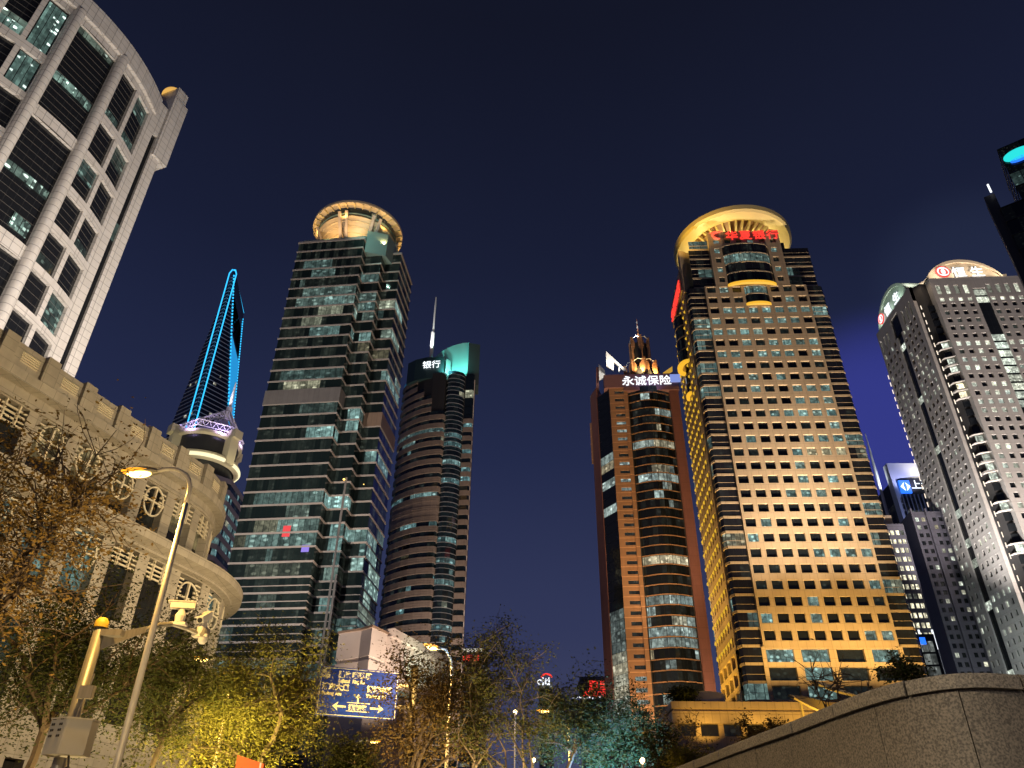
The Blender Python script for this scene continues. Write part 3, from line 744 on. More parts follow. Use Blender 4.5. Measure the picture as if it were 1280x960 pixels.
for i in range(15): a = 4.4*i; mb.prism([G.xy(a, .6), G.xy(a+1.0, .6), G.xy(a+1.0, 1.6), G.xy(a, 1.6)], 0, zl)
mb.prism([G.xy(0, .7), G.xy(64, .7), G.xy(64, 1.5), G.xy(0, 1.5)], zz-6, zz)
mb.build('pillars', M_granite_gold, PO)
mb = MB(); cxy = G.xy(7, 7); mb.lathe([(5.2, zt), (5.2, zt+2.3), (4.9, zt+2.3), (4.9, zt)], cxy[0], cxy[1], 36); mb.build('roof_drum', M_pale, PO)
# curved golden canopy: a leaf of metal ribs
CA = thing('curved_canopy', 'gold lit leaf shaped entrance canopy at the foot of the gold tower', 'canopy', (88, 150, 0))
p0 = atD(1014, 851, 148); p1 = atD(1078, 878, 152); p2 = atD(1030, 884, 150); p3 = atD(985, 868, 152)
mb = MB(); N = 16; top = []; bot = []
for i in range(N+1):
    t = i/N; a = p0.lerp(p1, t)+Vector((0, 0, math.sin(PI*t)*.9)); b = a+Vector((.6, -1.5-1.0*math.sin(PI*t), -1.5*math.sin(PI*min(1, t+.12))-.25)); top.append(a); bot.append(b)
for i in range(N):
    mb.face((top[i], top[i+1], bot[i+1], bot[i])); k = Vector((0, 0, -.35)); mb.face((bot[i], bot[i+1], bot[i+1]+k, bot[i]+k)); mb.face((top[i]+k, top[i+1]+k, bot[i+1]+k, bot[i]+k)); mb.face((top[i], top[i+1], top[i+1]+k, top[i]+k))
mb.build('leaf', M_gold_paint, CA)
mb = MB(); a0, a1 = p3, p1+Vector((0, 0, -3.2)); top = []; bot = []
for i in range(N+1):
    t = i/N; a = a0.lerp(a1, t)+Vector((0, 0, math.sin(PI*t)*1.0)); b = a+Vector((.3, -2.0, -2.4*math.sin(PI*min(1, t*.9+.1))-.1)); top.append(a); bot.append(b)
for i in range(N):
    mb.face((top[i], top[i+1], bot[i+1], bot[i])); k = Vector((0, .2, -.3)); mb.face((bot[i], bot[i+1], bot[i+1]+k, bot[i]+k)); mb.face((top[i]+k, top[i+1]+k, bot[i+1]+k, bot[i]+k)); mb.face((top[i], top[i+1], top[i+1]+k, top[i]+k))
mb.build('leaf', M_gold_paint, CA)
mb = MB(); mb.tube([top[3]+Vector((0, 1, 0)), Vector((top[3].x, top[3].y+1, 0))], .25); mb.tube([top[12]+Vector((0, 1, 0)), Vector((top[12].x, top[12].y+1, 0))], .25); mb.build('posts', M_gold_paint, CA)
# golden floodlights of the tower: on the podium roof
for u in (4, 13, 22, 31, 38):
    lamp('flood_front', F.p(u, zt+1.0, -13), 29000, (1, .64, .19), F.p(u, 78, 0), 100, .8, .3)
for u in (8, 20, 33):
    lamp('flood_front_high', F.p(u, zt+1.0, -21), 350000, (1, .82, .60), F.p(u, 130, 0), 48, .9, .4)
for u in (3, 12, 21):
    lamp('flood_flank', L.p(u, zt+1.0, -9), 21000, (1, .58, .07), L.p(u, 80, 0), 100, .8, .3)
for u in (8, 20): lamp('flood_flank_high', L.p(u, zt+1.0, -12), 120000, (1, .60, .12), L.p(u, 140, 0), 50, .9, .4)
for k in range(8):
    a = 2*PI*k/8+.3; lamp('saucer_uplight', (cx+10.5*math.cos(a), cy+10.5*math.sin(a), ZR-8.5), 3300, (1, .78, .34), (cx+17.5*math.cos(a), cy+17.5*math.sin(a), ZR), 140, .6, .3)
lamp('saucer_flood', F.p(-6, ZS-10, -6), 30000, (1, .62, .10), (cx-10, cy-10, ZR), 60, .8, .3)
for u in (6, 16, 26, 40): lamp('podium_spot', G.p(u, zl-3.5, -6), 4200, (1, .56, .09), G.p(u, zt-2, 0), 90, .8, .2)

lamp('canopy_lamp', (p1.x-6, p1.y-9, p1.z-8), 5200, (1, .60, .10), (p0+p1)/2, 110, .8, .2)
lamp('canopy_lamp', (p3.x+2, p3.y-8, p3.z-8), 4200, (1, .60, .10), (p3+p1)/2, 110, .8, .2)
# ================================================================== dark banded tower with the golden bowl
CM = thing('banded_tower', 'dark glass tower with pale horizontal ledges and a golden bowl on its roof', 'tower', (-52, 198, 0))
F = Fac((-70.2, 185.9), -7.0); FH = 3.88
plan = [(-3.6, 21), (-3.6, 8.6), (-1.6, 8.6), (-1.6, 4.2), (0, 4.2), (0, 0), (21.7, 0), (21.7, 4.0), (27.0, 4.0), (27.0, 8.3), (32.0, 8.3), (32.0, 23.5)]
P = [F.xy(u, d) for u, d in plan]
ZB = 130.0; kmin, kmax = -32, 11
rc = random.Random(5)
LIT = {8: [(5, .25, .62, .30, .05), (6, .4, 1, .8, 0)], 9: [(5, .1, .55, .42, .05)], 10: [], 6: [(9, 0, .9, 1.0, .55), (10, .0, .5, 1.0, .1)], 5: [(5, .55, .85, .8, .05), (7, .1, .9, .4, 0)],
       4: [(5, .45, .8, .8, .6), (6, .2, 1, .9, .2), (7, .2, .9, .5, .2)], 3: [(5, .25, .5, .5, .6), (9, .1, .9, .45, .3), (10, 0, .5, .8, .2)], 2: [(5, .4, .85, .5, 0), (6, .1, .9, .6, 0), (7, .3, 1, .8, 0)],
       0: [(10, .6, .95, .6, .2)], -1: [(9, .5, 1, .8, .05), (10, 0, .9, .6, .05)], -3: [(5, .15, .65, .8, .75)], -6: [(7, .3, .8, 1, 0)], -5: [(7, .3, .8, .9, 0), (8, 0, .6, .5, 0)],
       -7: [(5, .6, 1, 1.0, .0), (6, .1, 1, .9, 0)], -8: [(10, .1, .7, .6, 0), (9, .3, 1, .9, 0)], -12: [(5, .1, .75, .45, .1), (7, 0, 1, 1.6, 0), (6, .3, 1, 1.0, 0), (8, 0, .4, .9, 0)], -13: [(5, .55, .85, .4, .3)],
       -14: [(5, .5, .95, .7, .15), (7, .1, 1, 1.0, 0), (8, .2, 1, .9, 0), (9, 0, 1, .9, .05), (10, 0, .5, .7, .1)], -15: [(5, .1, .95, .6, .1), (7, .2, .9, .9, 0), (10, .1, .6, 1.0, .1), (9, .5, 1, .8, 0)],
       -16: [(7, .5, 1, .5, 0), (9, .2, .8, .9, .1), (10, .3, 1, 1.0, .2)], -17: [(5, .15, .8, .25, .6), (7, .2, .9, 1.0, .2), (10, .2, .9, 1.0, .1)], -18: [(10, .2, .5, .9, .2)], -19: [(7, .3, .9, .7, 0), (5, .4, .6, .3, .4), (10, 0, .4, 1, .4)]}
for k in range(kmin, kmax+1):
    z = ZB+FH*k; dbl = k < -17
    if k == -4:
        mb = MB(); fr = offset_poly([F.xy(0, 0), F.xy(21.7, 0), F.xy(21.7, 4.0), F.xy(0, 4)], .3); mb.prism(fr, z+.2, z+FH+1.0); mb.build('cladding_panel', M_panel, CM)
    if k == -5:
        mb = MB(); fr = offset_poly([F.xy(27, 8.3), F.xy(32, 8.3), F.xy(32, 23), F.xy(27, 23)], .3); mb.prism(fr, z+.3, z+FH+.9); mb.build('cladding_panel', M_panel_brown, CM)
    mb = MB(); li = LIT.get(k, []); dims = [rc.choice((0, .0, .02, .04, .06)) for _ in range(400)]; ph = [rc.random() for _ in range(13)]
    rr = run_lights(rc, 200, .02 if k > -12 else .12, .15, .6, .3, .8)
    def lits(i, j, f):
        for (sg, a, b, l, h) in li:
            if sg == j and a <= f <= b: return (l, h, ph[j])
        if rr[i][0] > .1 and j in (5, 9, 10, 7): return rr[i]
        return (dims[i], .45, ph[j])
    glass_strip(mb, P, z+.45, z+FH, 1.55, lits)
    mb.build('glass_band', G_cm, CM)
    mb = MB(); mb.prism(offset_poly(P, .24), z+.02, z+.46); 
    if dbl: mb.prism(offset_poly(P, .2), z+1.9, z+2.08)
    mb.build('ledge', M_ledge, CM)
zr = ZB+FH*(kmax+1)
mb = MB(); mb.prism(offset_poly(P, .3), zr, zr+.7); mb.build('roof_slab', M_ledge, CM)
mb = MB(); mb.prism(offset_poly(P, -.25), 0, zr); mb.build('core', M_dark_wall, CM)
mb = MB(); mb.prism([F.xy(.8, .9), F.xy(22, .9), F.xy(22, 16), F.xy(.8, 16)], zr+.7, zr+2.3); mb.build('roof_parapet', M_teal, CM)
mb = MB(); mb.prism([F.xy(21.9, 1.6), F.xy(28.2, 4.2), F.xy(29.5, 8.5), F.xy(29.5, 18), F.xy(21.9, 18)], zr-4, zr+5.4); mb.build('plant_screen', M_teal, CM)
# stair shaft with stone fins at the right front
mb = MB()
for u in (25.9, 26.9): mb.prism([F.xy(u-.35, 3.75), F.xy(u+.2, 3.75), F.xy(u+.2, 4.6), F.xy(u-.35, 4.6)], 0, ZB+FH*(-9.6 if u < 26 else -16.5))
mb.build('stone_fins', M_panel, CM)
cx, cy = F.xy(14.5, 12.0); ZR = 191.2; RO = 15.4
mb = MB(); mb.lathe([(8.2, zr+.5), (8.6, zr+2), (9.6, zr+4.5), (11.0, zr+7.2), (12.8, zr+9.8), (13.2, zr+10.2)], cx, cy, 64); mb.build('bowl', M_bowl, CM, smooth=True)
for r_i, z_i in ((9.25, 3.4), (10.1, 5.4), (11.15, 7.2), (12.15, 8.7)):
    mb = MB(); mb.lathe([(r_i, zr+z_i-.12), (r_i+.35, zr+z_i), (r_i+.1, zr+z_i+.15)], cx, cy, 64); mb.build('bowl_ring', M_bowl, CM)
mb = MB(); mb.lathe([(13.1, ZR-3.6), (13.3, ZR-3.4), (13.3, ZR-1.2), (13.0, ZR-1.0)], cx, cy, 72); mb.build('viewing_gallery', M_teal, CM)
gl = MB(); 
for k in range(48):
    a, b = 2*PI*k/48, 2*PI*(k+1)/48; r = 13.42; w = (rc.uniform(.15, .5), .9, rc.random()) if rc.random() < .4 else (.05, .6, rc.random())
    gl.win((cx+r*math.cos(a), cy+r*math.sin(a), ZR-3.2), (cx+r*math.cos(b), cy+r*math.sin(b), ZR-3.2), (cx+r*math.cos(b), cy+r*math.sin(b), ZR-1.4), (cx+r*math.cos(a), cy+r*math.sin(a), ZR-1.4), w=w)
gl.build('gallery_glazing', G_cm, CM)
mb = MB(); mb.lathe([(13.2, ZR-.8), (RO-.1, ZR-.55), (RO, ZR-.3), (RO, ZR+.5), (RO-.5, ZR+.6), (13.2, ZR-.2), (13.2, ZR-.8)], cx, cy, 72); mb.build('bowl_rim', M_bowl, CM)
for k in range(34):
    a = 2*PI*k/34; e = Vector((math.cos(a), math.sin(a), 0)); mb = MB(); mb.bar(Vector((cx, cy, ZR-1.3))+e*13.2, Vector((cx, cy, ZR-.85))+e*15.2, .28, .5); mb.build('rim_bracket', M_gold_paint, CM)
for a in (-100, -52, 10, 80, 140, 200):      # twin struts
    for s_ in (-5.2, 5.2):
        t = math.radians(a+s_); e = Vector((math.cos(t), math.sin(t), 0)); mb = MB(); mb.bar(Vector((cx, cy, zr+.5))+e*9.4, Vector((cx, cy, ZR-3.0))+e*14.0, .75, .9, up=(-e.y, e.x, 0)); mb.build('bowl_strut', M_pale, CM)
mb = MB(); mb.lathe([(0, ZR-1.1), (13.1, ZR-1.1)], cx, cy, 48); mb.build('gallery_floor', M_bowl, CM)
for k in range(9):
    a = 2*PI*k/9; lamp('bowl_uplight', (cx+15.3*math.cos(a), cy+15.3*math.sin(a), zr+1.0), 3300, (1, .62, .24), (cx+11*math.cos(a), cy+11*math.sin(a), ZR), 120, .6, .3)
for k in range(6):
    a = 2*PI*k/6+.4; lamp('rim_uplight', (cx+14.2*math.cos(a), cy+14.2*math.sin(a), ZR-6), 700, (1, .60, .16), (cx+14.6*math.cos(a), cy+14.6*math.sin(a), ZR), 150, .6, .3)
lamp('screen_lamp', F.p(23, zr+1.5, -9), 2600, (.6, 1, .85), F.p(26, zr+2, 6), 110, .6, .2)
# small wall lamps and the red banner in a window
for u, d, z, r in ((25.4, 3.4, zat(434, 597, -48, 184), .32), (29.6, 7.6, zat(462, 612, -44, 192), .16)):
    mb = MB(); c = F.p(u, z, d); mb.lathe([(.02, z-r), (r*.7, z-r*.6), (r, z), (r*.7, z+r*.6), (.02, z+r)], c[0], c[1], 10); mb.build('wall_lamp', glow('amber_globe', (1, .62, .15), 3.0), CM)
def on_front(px, py, d=-.1):
    """point of the front plane seen at a pixel: where the sign really hangs"""
    r = ray(px, py); O = Vector((*F.xy(0, d), 0)); n_ = Vector((-F.U[1], F.U[0], 0)); k = (O-EYE).dot(n_)/r.dot(n_); return EYE+r*k
a, b = on_front(352, 671), on_front(364, 657)
mb = MB(); zc = (a.z+b.z)/2; mb.box((a+b)/2, (b-Vector((a.x, a.y, b.z)))/2, (0, .05, 0), (0, 0, (b.z-a.z)/2)); mb.build('red_banner', glow('red_banner_light', (1, .05, .06), .9), CM)
a, b = on_front(376, 690), on_front(387, 681)
mb = MB(); mb.box((a+b)/2, (b-Vector((a.x, a.y, b.z)))/2, (0, .05, 0), (0, 0, (b.z-a.z)/2)); mb.build('violet_screen', glow('violet_screen_light', (.35, .25, 1), .8), CM)
# unseen spots added for the city light that washes the ledges from below
lamp('city_light_spot', F.p(4, 16, -85), 310000, (1, .92, .84), F.p(10, 95, 0), 62, .8, 1.0)
lamp('city_light_spot', F.p(62, 16, -30), 170000, (1, .78, .60), F.p(31, 100, 12), 70, .8, 1.0)

# pale podium block with the sloping arcade at its right
LP = thing('pale_podium', 'pale low block with an arcaded wing, at the foot of the banded tower', 'building', (-30, 150, 0))
zt_ = zat(470, 790, -31, 172)
mb = MB()
a, b, c, d = atD(424, 790, 178), atD(452, 788, 174), atD(464, 797, 171), atD(492, 790, 178)
base = [(a.x, a.y), (b.x, b.y), (c.x, c.y), (d.x, d.y), (d.x+2, d.y+14), (a.x, a.y+14)]
zt_ = b.z
mb.prism(base, 0, zt_-6.6); mb.prism(offset_poly(base, -.35), zt_-6.7, zt_-5.7); mb.prism(base, zt_-5.8, zt_); mb.build('block', M_pale, LP)
mb = MB(); mb.prism(offset_poly(base, .25), zt_, zt_+.5); mb.build('coping', M_panel_brown, LP)
p0, p1 = atD(488, 792, 176), atD(566, 838, 205)
p1.z = p0.z
mb = MB(); n_ = 15; dxy = (p1-p0)/n_; nn = Vector((-dxy.y, dxy.x, 0)).normalized()
for i in range(n_+1):
    q = p0+dxy*i; mb.box(q+Vector((0, 0, -3.2)), dxy*.16, nn*.5, (0, 0, 2.6))
q = (p0+p1)/2; mb.box(q+Vector((0, 0, .2)), (p1-p0)/2, nn*1.0, (0, 0, .9)); mb.box(q+Vector((0, 0, -8)), (p1-p0)/2, nn*.8, (0, 0, 2.4)); mb.build('arcade', M_pale, LP)
mb = MB(); mb.box(q+Vector((0, 0, -6))+nn*1.2, (p1-p0)/2, nn*.4, (0, 0, 5.5)); mb.build('arcade_back', M_teal, LP)
lamp('arcade_lamp', p0+dxy*4-nn*5+Vector((0, 0, -9)), 5000, (.75, 1, .7), p0+dxy*6, 120, .7, .3)
lamp('block_lamp', Vector((b.x+3, b.y-26, zt_-12)), 2400, (1, .80, .72), b+Vector((0, 0, -3)), 80, .8, .3)

# ================================================================== brown and blue bank tower with the teal sail
BO = thing('curved_bank_tower', 'brown banded tower with a lit teal sail and a white mast on its roof', 'tower', (-30, 312, 0))
fh = 4.45; zt_ = 203.0
fr = [(-52, 312), (-50.5, 308.6), (-47.9, 305.6), (-44.5, 302.5), (-41.0, 300), (-37, 298.2), (-33.5, 297.3), (-31.0, 297.0), (-30.3, 297.6), (-30.1, 299.3)]
bayp = [(-30.1, 299.3), (-29.6, 298.2), (-28.2, 297.6), (-26.3, 297.6), (-24.2, 298.4), (-22.6, 299.8), (-21.9, 301.4)]
rt_ = [(-21.6, 300.6), (-18.6, 300.2), (-17.6, 300.9), (-17.6, 318)]
poly = fr+bayp[1:]+rt_+[(-52, 318)]
rb = random.Random(9); zz = zt_; k = 0
mb = MB(); mb.prism(offset_poly(fr+rt_[2:]+[(-52, 318)], -.5), 0, zt_-1); mb.build('core', M_dark_wall, BO)
step = 0
while zz > 20:
    z0 = zz-fh; u0 = 2 if k < 3 else 0
    f_ = fr if k > 4 else (fr[:6] if k > 2 else fr[:5] if k > 1 else fr[:4])
    mb = MB(); lt = {7: .5, 8: .8, 11: .45, 14: .5, 17: .35, 19: .5, 28: .3, 31: .3}.get(k, .05); rr = run_lights(rb, 60, lt, .3, 1.0, .1, .75)
    glass_strip(mb, f_, z0+2.35, zz, 2.0, lambda i, j, f: rr[i % 60]); mb.build('window_band', G_boc, BO)
    plain_floor = k in (15, 16, 33, 34)
    mb = MB()
    for o, a, b in ((.45, z0, z0+.62), (.25, z0+.62, z0+.74), (.45, z0+.74, z0+1.5), (.25, z0+1.5, z0+1.62), (.45, z0+1.62, z0+2.4)):
        P3 = f_+[(f_[-1][0]-2, f_[-1][1]+8), (f_[0][0]+3, f_[0][1]+3)]; mb.prism(offset_poly(P3, o), a, b)
    if plain_floor: mb.prism(offset_poly(f_+[(f_[-1][0]-2, f_[-1][1]+8), (f_[0][0]+3, f_[0][1]+3)], .3), z0+2.4, zz)
    mb.build('stone_band', M_boc, BO)
    mb = MB(); lt = {7: .9, 8: .8, 10: .9, 12: .3, 16: .2, 18: .9, 20: .5, 26: .9, 27: .3}.get(k, .06); rr = run_lights(rb, 60, lt, .3, .9, .05, .6)
    if k == 2: rr = [(.9, .8, .4)]*60 
    glass_strip(mb, bayp, z0+.2, z0+fh*.55, 1.5, lambda i, j, f: rr[i % 60] if k != 2 or i > 3 else (0, 0, 0)); glass_strip(mb, bayp, z0+fh*.58, zz, 1.5, lambda i, j, f: (.02, 0, .2)); mb.build('bay_window', G_boc, BO)
    mb = MB(); mb.prism(offset_poly(bayp, .18), z0-.05, z0+.22); mb.prism(offset_poly(bayp, .10), z0+fh*.55, z0+fh*.58+.05); mb.build('bay_ring', M_steel, BO)
    if k > 4:
        mb = MB(); mb.prism(offset_poly(rt_[:3]+[(-18, 306), (-21.6, 306)], .3), z0, z0+2.3); mb.build('pier_band', M_boc, BO)
        mb = MB(); w = (rb.uniform(.4, 1), 0, rb.random()) if k in (6, 9, 11, 12) else (0, 0, .2); glass_strip(mb, rt_[:3], z0+2.3, zz, 1.6, lambda i, j, f: w); mb.build('pier_window', G_boc, BO)
    else:
        mb = MB(); glass_strip(mb, rt_[:3], z0+.2, zz, 1.6, lambda i, j, f: ((.95, .75, .3) if k == 2 else (0, 0, .2))); mb.build('pier_window', G_boc, BO)
    zz -= fh; k += 1
mb = MB(); mb.bar((-17.5, 300.9, 20), (-17.5, 300.9, 200), .35, .35); mb.build('edge_fin', M_pale, BO)
# crown
ztop = zat(480+680*.1458, 360+440*.1458, -24, 300)
mb = MB(); n_ = 28; A0, A1 = math.radians(150), math.radians(352)
cxx, cyy, rr_ = -29.8, 305.5, 9.0
for i in range(n_):
    t0, t1 = i/n_, (i+1)/n_
    def pt(t, top):
        a = math.radians(170-165*t); h = zt_+4+(ztop-zt_-4)*math.sin(min(1, t*1.15)*PI/2)**.62+math.sin(PI*t)*3.0
        return (cxx+rr_*math.cos(a), cyy-3+rr_*math.sin(a)*.45, h if top else zt_-1)
    mb.face((pt(t0, 0), pt(t1, 0), pt(t1, 1), pt(t0, 1)))
    q = lambda t, top: (cxx+(rr_+.6)*math.cos(math.radians(170-165*t)), cyy-3+(rr_+1.2)*math.sin(math.radians(170-165*t))*.45, pt(t, top)[2])
    mb.face((q(t0, 0), q(t1, 0), q(t1, 1), q(t0, 1))); mb.face((pt(t0, 1), pt(t1, 1), q(t1, 1), q(t0, 1)))
mb.build('sail', plain('teal_sail_panels', (.30, .55, .52), .4, var=.06, scale=.15), BO)
mb = MB(); mb.prism([(-21.2, 302.5), (-15.8, 303.8), (-16.2, 312), (-21.2, 312)], zt_-4, ztop-.3); mb.build('crown_block', plain('crown_block_panels', (.045, .06, .06), .5), BO)
mb = MB(); mb.prism([(-31.5, 300.4), (-29.4, 302.2), (-29.4, 306), (-33.5, 306)], zt_-1, zt_+8.6); mb.build('crown_wedge', M_teal, BO)
mb = MB(); mb.prism([(-50, 304.5), (-46, 301.2), (-40.5, 299.0), (-32.3, 298.6), (-32.3, 303), (-47, 309)], zt_-3.6, zt_+8.4); mb.build('sign_box', plain('sign_box_panels', (.02, .045, .05), .4), BO)
u_ = Vector((8.2, -.5, 0)).normalized()
text('sign_lettering', '银行', 4.4, E_white, BO, (-42.4, 298.7, zt_+2.0), Vector((4.0, -.6, 0)), (0, 0, 1), .1, .02)
mb = MB(); tip = atD(480+450*.1458, 360+80*.1458, 303); mx, my = -38.3, 304
tx, ty = at(480+450*.1458, 360+80*.1458, 254); 
a = Vector((-39.6*.99, 303, zt_+7)); 
zt2 = zat(480+450*.1458, 360+80*.1458, -39.2, 303)
mb.tube([(-39.2, 303, zt_+4), (-39.2, 303, zt_+26)], [1.0, .9], 10); mb.tube([(-39.2, 303, zt_+26), (-39.2, 303, zt2-6), (-39.2, 303, zt2)], [.5, .42, .25], 8); mb.build('mast', M_white_paint, BO)
lamp('sail_lamp', (-30, 295.5, zt_-1), 12500, (.30, 1, .88), (-29, 312, zt_+9), 130, .7, .4)
lamp('sail_lamp', (-26, 296.5, zt_+0), 6000, (.30, 1, .88), (-31, 311, zt_+12), 110, .7, .4)
lamp('mast_lamp', (-40, 298, zt_+9), 60000, (.95, .97, 1), (-39.2, 303, zt_+34), 40, .6, .2)
lamp('bank_flood', (2, 235, 8), 400000, (1, .80, .66), (-32, 298, 110), 80, .8, 1.0)
lamp('bank_flood', (-18, 262, 12), 170000, (1, .78, .62), (-28, 299, 150), 80, .8, 1.0)

# ================================================================== terracotta insurance tower
YC = thing('terracotta_tower', 'reddish stone tower with a spired crown and white insurance lettering', 'tower', (52, 252, 0))
F = Fac((0, 238.0+0.0), -4.0)
def ux(px, py):
    r = ray(px, py); n_ = (-F.U[1], F.U[0]); k = (F.O[0]*n_[0]+F.O[1]*n_[1])/(r.x*n_[0]+r.y*n_[1]); return (r.x*k-F.O[0])*F.U[0]+(r.y*k-F.O[1])*F.U[1]
y_ = lambda x, yy: ux(740+x*.125, 500+yy*.125)
ry = random.Random(17); FH = 3.21; ZS_ = zat(768, 487, 40, 238); zw = ZS_-FH*.4
uA, uB, uC, uD, uE, uG = y_(50, 150), y_(110, 330), y_(200, 330), y_(378, 330), y_(852, 490), y_(905, 490)
n_f = 42
wall = MB(); rects = []; wm = (uC+uD)/2
for k in range(n_f):
    z = zw-FH*(k+1); rects.append((uC+1.9, uD-1.0, z+.75, z+2.0))
pn = punch(wall, F, uC, uD, 12, zw+2.2, rects, .35, d=0)
wall.face((F.p(uC, 12), F.p(uC, 12, 4), F.p(uC, zw+2.2, 4), F.p(uC, zw+2.2))); wall.face((F.p(uD, 12), F.p(uD, 12, 3), F.p(uD, zw, 3), F.p(uD, zw)))
wall.build('pier', M_yc, YC)
wp = [(q, (ry.uniform(.5, 1), .05, ry.random()) if i in (5, 6, 9, 11, 12, 31, 32, 33, 36, 38) or ry.random() < .15 else (.05, .4, ry.random())) for i, q in enumerate(pn)]
place_windows(YC, wp, G_yc)
mb = MB(); mb.prism([F.xy(uD-1.0, -.5), F.xy(uD+.3, -.5), F.xy(uD+.3, 2), F.xy(uD-1.0, 2)], 12, zw); mb.build('pilaster', M_yc, YC)
mb = MB(); mb.prism([F.xy(uE-.4, -.4), F.xy(uG+1.0, -.4), F.xy(uG+1.0, 8), F.xy(uE-.4, 8)], 12, zw); mb.build('pier', M_yc_red, YC)
n_ = 10; bow = [F.xy(uD+.2+(uE-uD-.5)*i/n_, 1.2-2.6*math.sin(PI*i/n_)) for i in range(n_+1)]
for k in range(n_f):
    z = zw-FH*(k+1); mb = MB(); lt = {0: .2, 1: .3, 7: .55, 10: .8, 11: .7, 15: .2, 20: 1.0, 24: .5, 25: .4, 26: .5, 27: .95, 28: .8, 29: .4, 30: .5, 33: .5, 34: .5, 35: .3}.get(k, .06)
    rr = run_lights(ry, 40, lt, .4, 1.0, .25, .6)
    if k == 20: rr = [(1.2, .85, .5+.01*i) for i in range(40)]
    glass_strip(mb, bow, z+.55, z+FH, 2.3, lambda i, j, f: rr[i % 40]); mb.build('bay_window', G_yc, YC)
    mb = MB(); ring = bow+[F.xy(uE, 2.2), F.xy(uD, 2.2)]; mb.prism(offset_poly(ring, .12), z+.2, z+.46); mb.build('bay_ring', M_yc, YC)
mb = MB(); mb.prism(offset_poly(bow+[F.xy(uE, 6), F.xy(uD, 6)], -.35), 12, zw); mb.build('bay_core', M_dark_wall, YC)
# left flank: dark glazed facet and a stone edge
fl = [F.xy(uB-1.0, 6.5), F.xy(uC, .6)]; mb = MB()
for k in range(n_f):
    z = zw-FH*(k+1); lt = 0.0; w = (0, 0, .3)
    if k in (8, 9, 11, 14): w = (.8, .9 if k == 9 else .1, ry.random())
    if k in (29, 30, 31, 32, 33, 34, 35, 36): w = (ry.uniform(.55, 1.1), ry.uniform(.3, .8), ry.random())
    if 24 < k < 29: w = (.25, .1, ry.random())
    glass_strip(mb, fl, z+.1, z+FH, 2.4, lambda i, j, f: w)
mb.build('facet_glazing', G_yc, YC)
mb = MB(); mb.prism([F.xy(uA-1.5, 12.5), F.xy(uB-1.2, 6.4), F.xy(uB-.4, 6.9), F.xy(uB+2, 14)], 12, zw+4.5); mb.build('edge_pier', M_yc_red, YC)
mb = MB(); mb.prism([F.xy(uA-2.1, 13), F.xy(uA-.3, 11.4), F.xy(uA+.2, 14)], zw-FH*7.5, zw-FH*2.2); mb.build('edge_box', M_yc, YC)
mb = MB(); mb.prism([F.xy(uA-1, 13), F.xy(uC+.2, .8), F.xy(uG, 1), F.xy(uG, 20), F.xy(uA, 20)], 12, zw-.5); mb.build('core', M_dark_wall, YC)
# sign board across the head
mb = MB(); b0 = ux(730+345*.1355, 472); b1 = ux(730+860*.1355, 478)
mb.prism([F.xy(b0-6.5, -.5), F.xy(uG+1.4, -.5), F.xy(uG+1.4, 3), F.xy(b0-6.5, 3)], ZS_-1.3, ZS_+4.3); mb.prism([F.xy(uD-1, -.9), F.xy(uG+1.4, -.9), F.xy(uG+1.4, 2), F.xy(uD-1, 2)], ZS_-3.0, ZS_-1.5); mb.build('sign_board', plain('violet_stone', (.20, .10, .11), .6), YC)
text('sign_lettering', '永诚保险', 4.35, E_white, YC, F.p(b0, ZS_-.35, -.75), (F.U[0], F.U[1], 0), (0, 0, 1), .1, .025, stretch=1.03)
mb = MB(); mb.prism([F.xy(uG-1.5, -1.5), F.xy(uG+2.6, -1.5), F.xy(uG+2.6, -.95), F.xy(uG-1.5, -.95)], ZS_, ZS_+3.2); mb.build('blue_panel', glow('blue_panel_light', (.30, .42, 1), .7), YC)
# white raking fins at the left of the crown
def fin(name, pts, th, mat):
    mb = MB(); fr = [Vector(F.p(u, z, d)) for u, z, d in pts]; n_ = Vector((-F.U[1], F.U[0], 0))*th
    mb.face(fr); mb.face([p+n_ for p in reversed(fr)])
    for a, b in zip(fr, fr[1:]+fr[:1]): mb.face((a, b, b+n_, a+n_))
    return mb.build(name, mat, YC)
zc = lambda px, py: zat(px, py, 42, 240)
zq = lambda x, yy: zat(730+x*.1355, 380+yy*.1355, 42, 240); uq = lambda x, yy: ux(730+x*.1355, 380+yy*.1355)
fin('raking_fin', [(uq(212, 640), zq(212, 640), .4), (uq(208, 505), zq(208, 505), .4), (uq(400, 672), zq(400, 672), .4), (uq(375, 675), zq(375, 675), .4), (uq(282, 598), zq(282, 598), .4), (uq(278, 680), zq(278, 680), .4)], .6, M_white_paint)
fin('raking_fin', [(uq(325, 680), zq(325, 680), 1), (uq(325, 625), zq(325, 625), 1), (uq(338, 632), zq(338, 632), 1), (uq(338, 680), zq(338, 680), 1)], .5, M_white_paint)
fin('raking_fin', [(uq(150, 700), zq(150, 700), 6), (uq(146, 552), zq(146, 552), 6), (uq(200, 600), zq(200, 600), 6), (uq(212, 660), zq(212, 660), 6)], .6, M_white_paint)
fin('edge_fin', [(uq(122, 760), zq(122, 760), 8), (uq(124, 550), zq(124, 550), 8), (uq(146, 550), zq(146, 550), 8), (uq(150, 760), zq(150, 760), 8)], 1.5, M_yc_red)
fin('gold_fin', [(uq(735, 668), zq(735, 668), .5), (uq(820, 600), zq(820, 600), .5), (uq(822, 640), zq(822, 640), .5), (uq(775, 672), zq(775, 672), .5)], .8, glow('gold_fin_light', (1, .55, .06), .55))
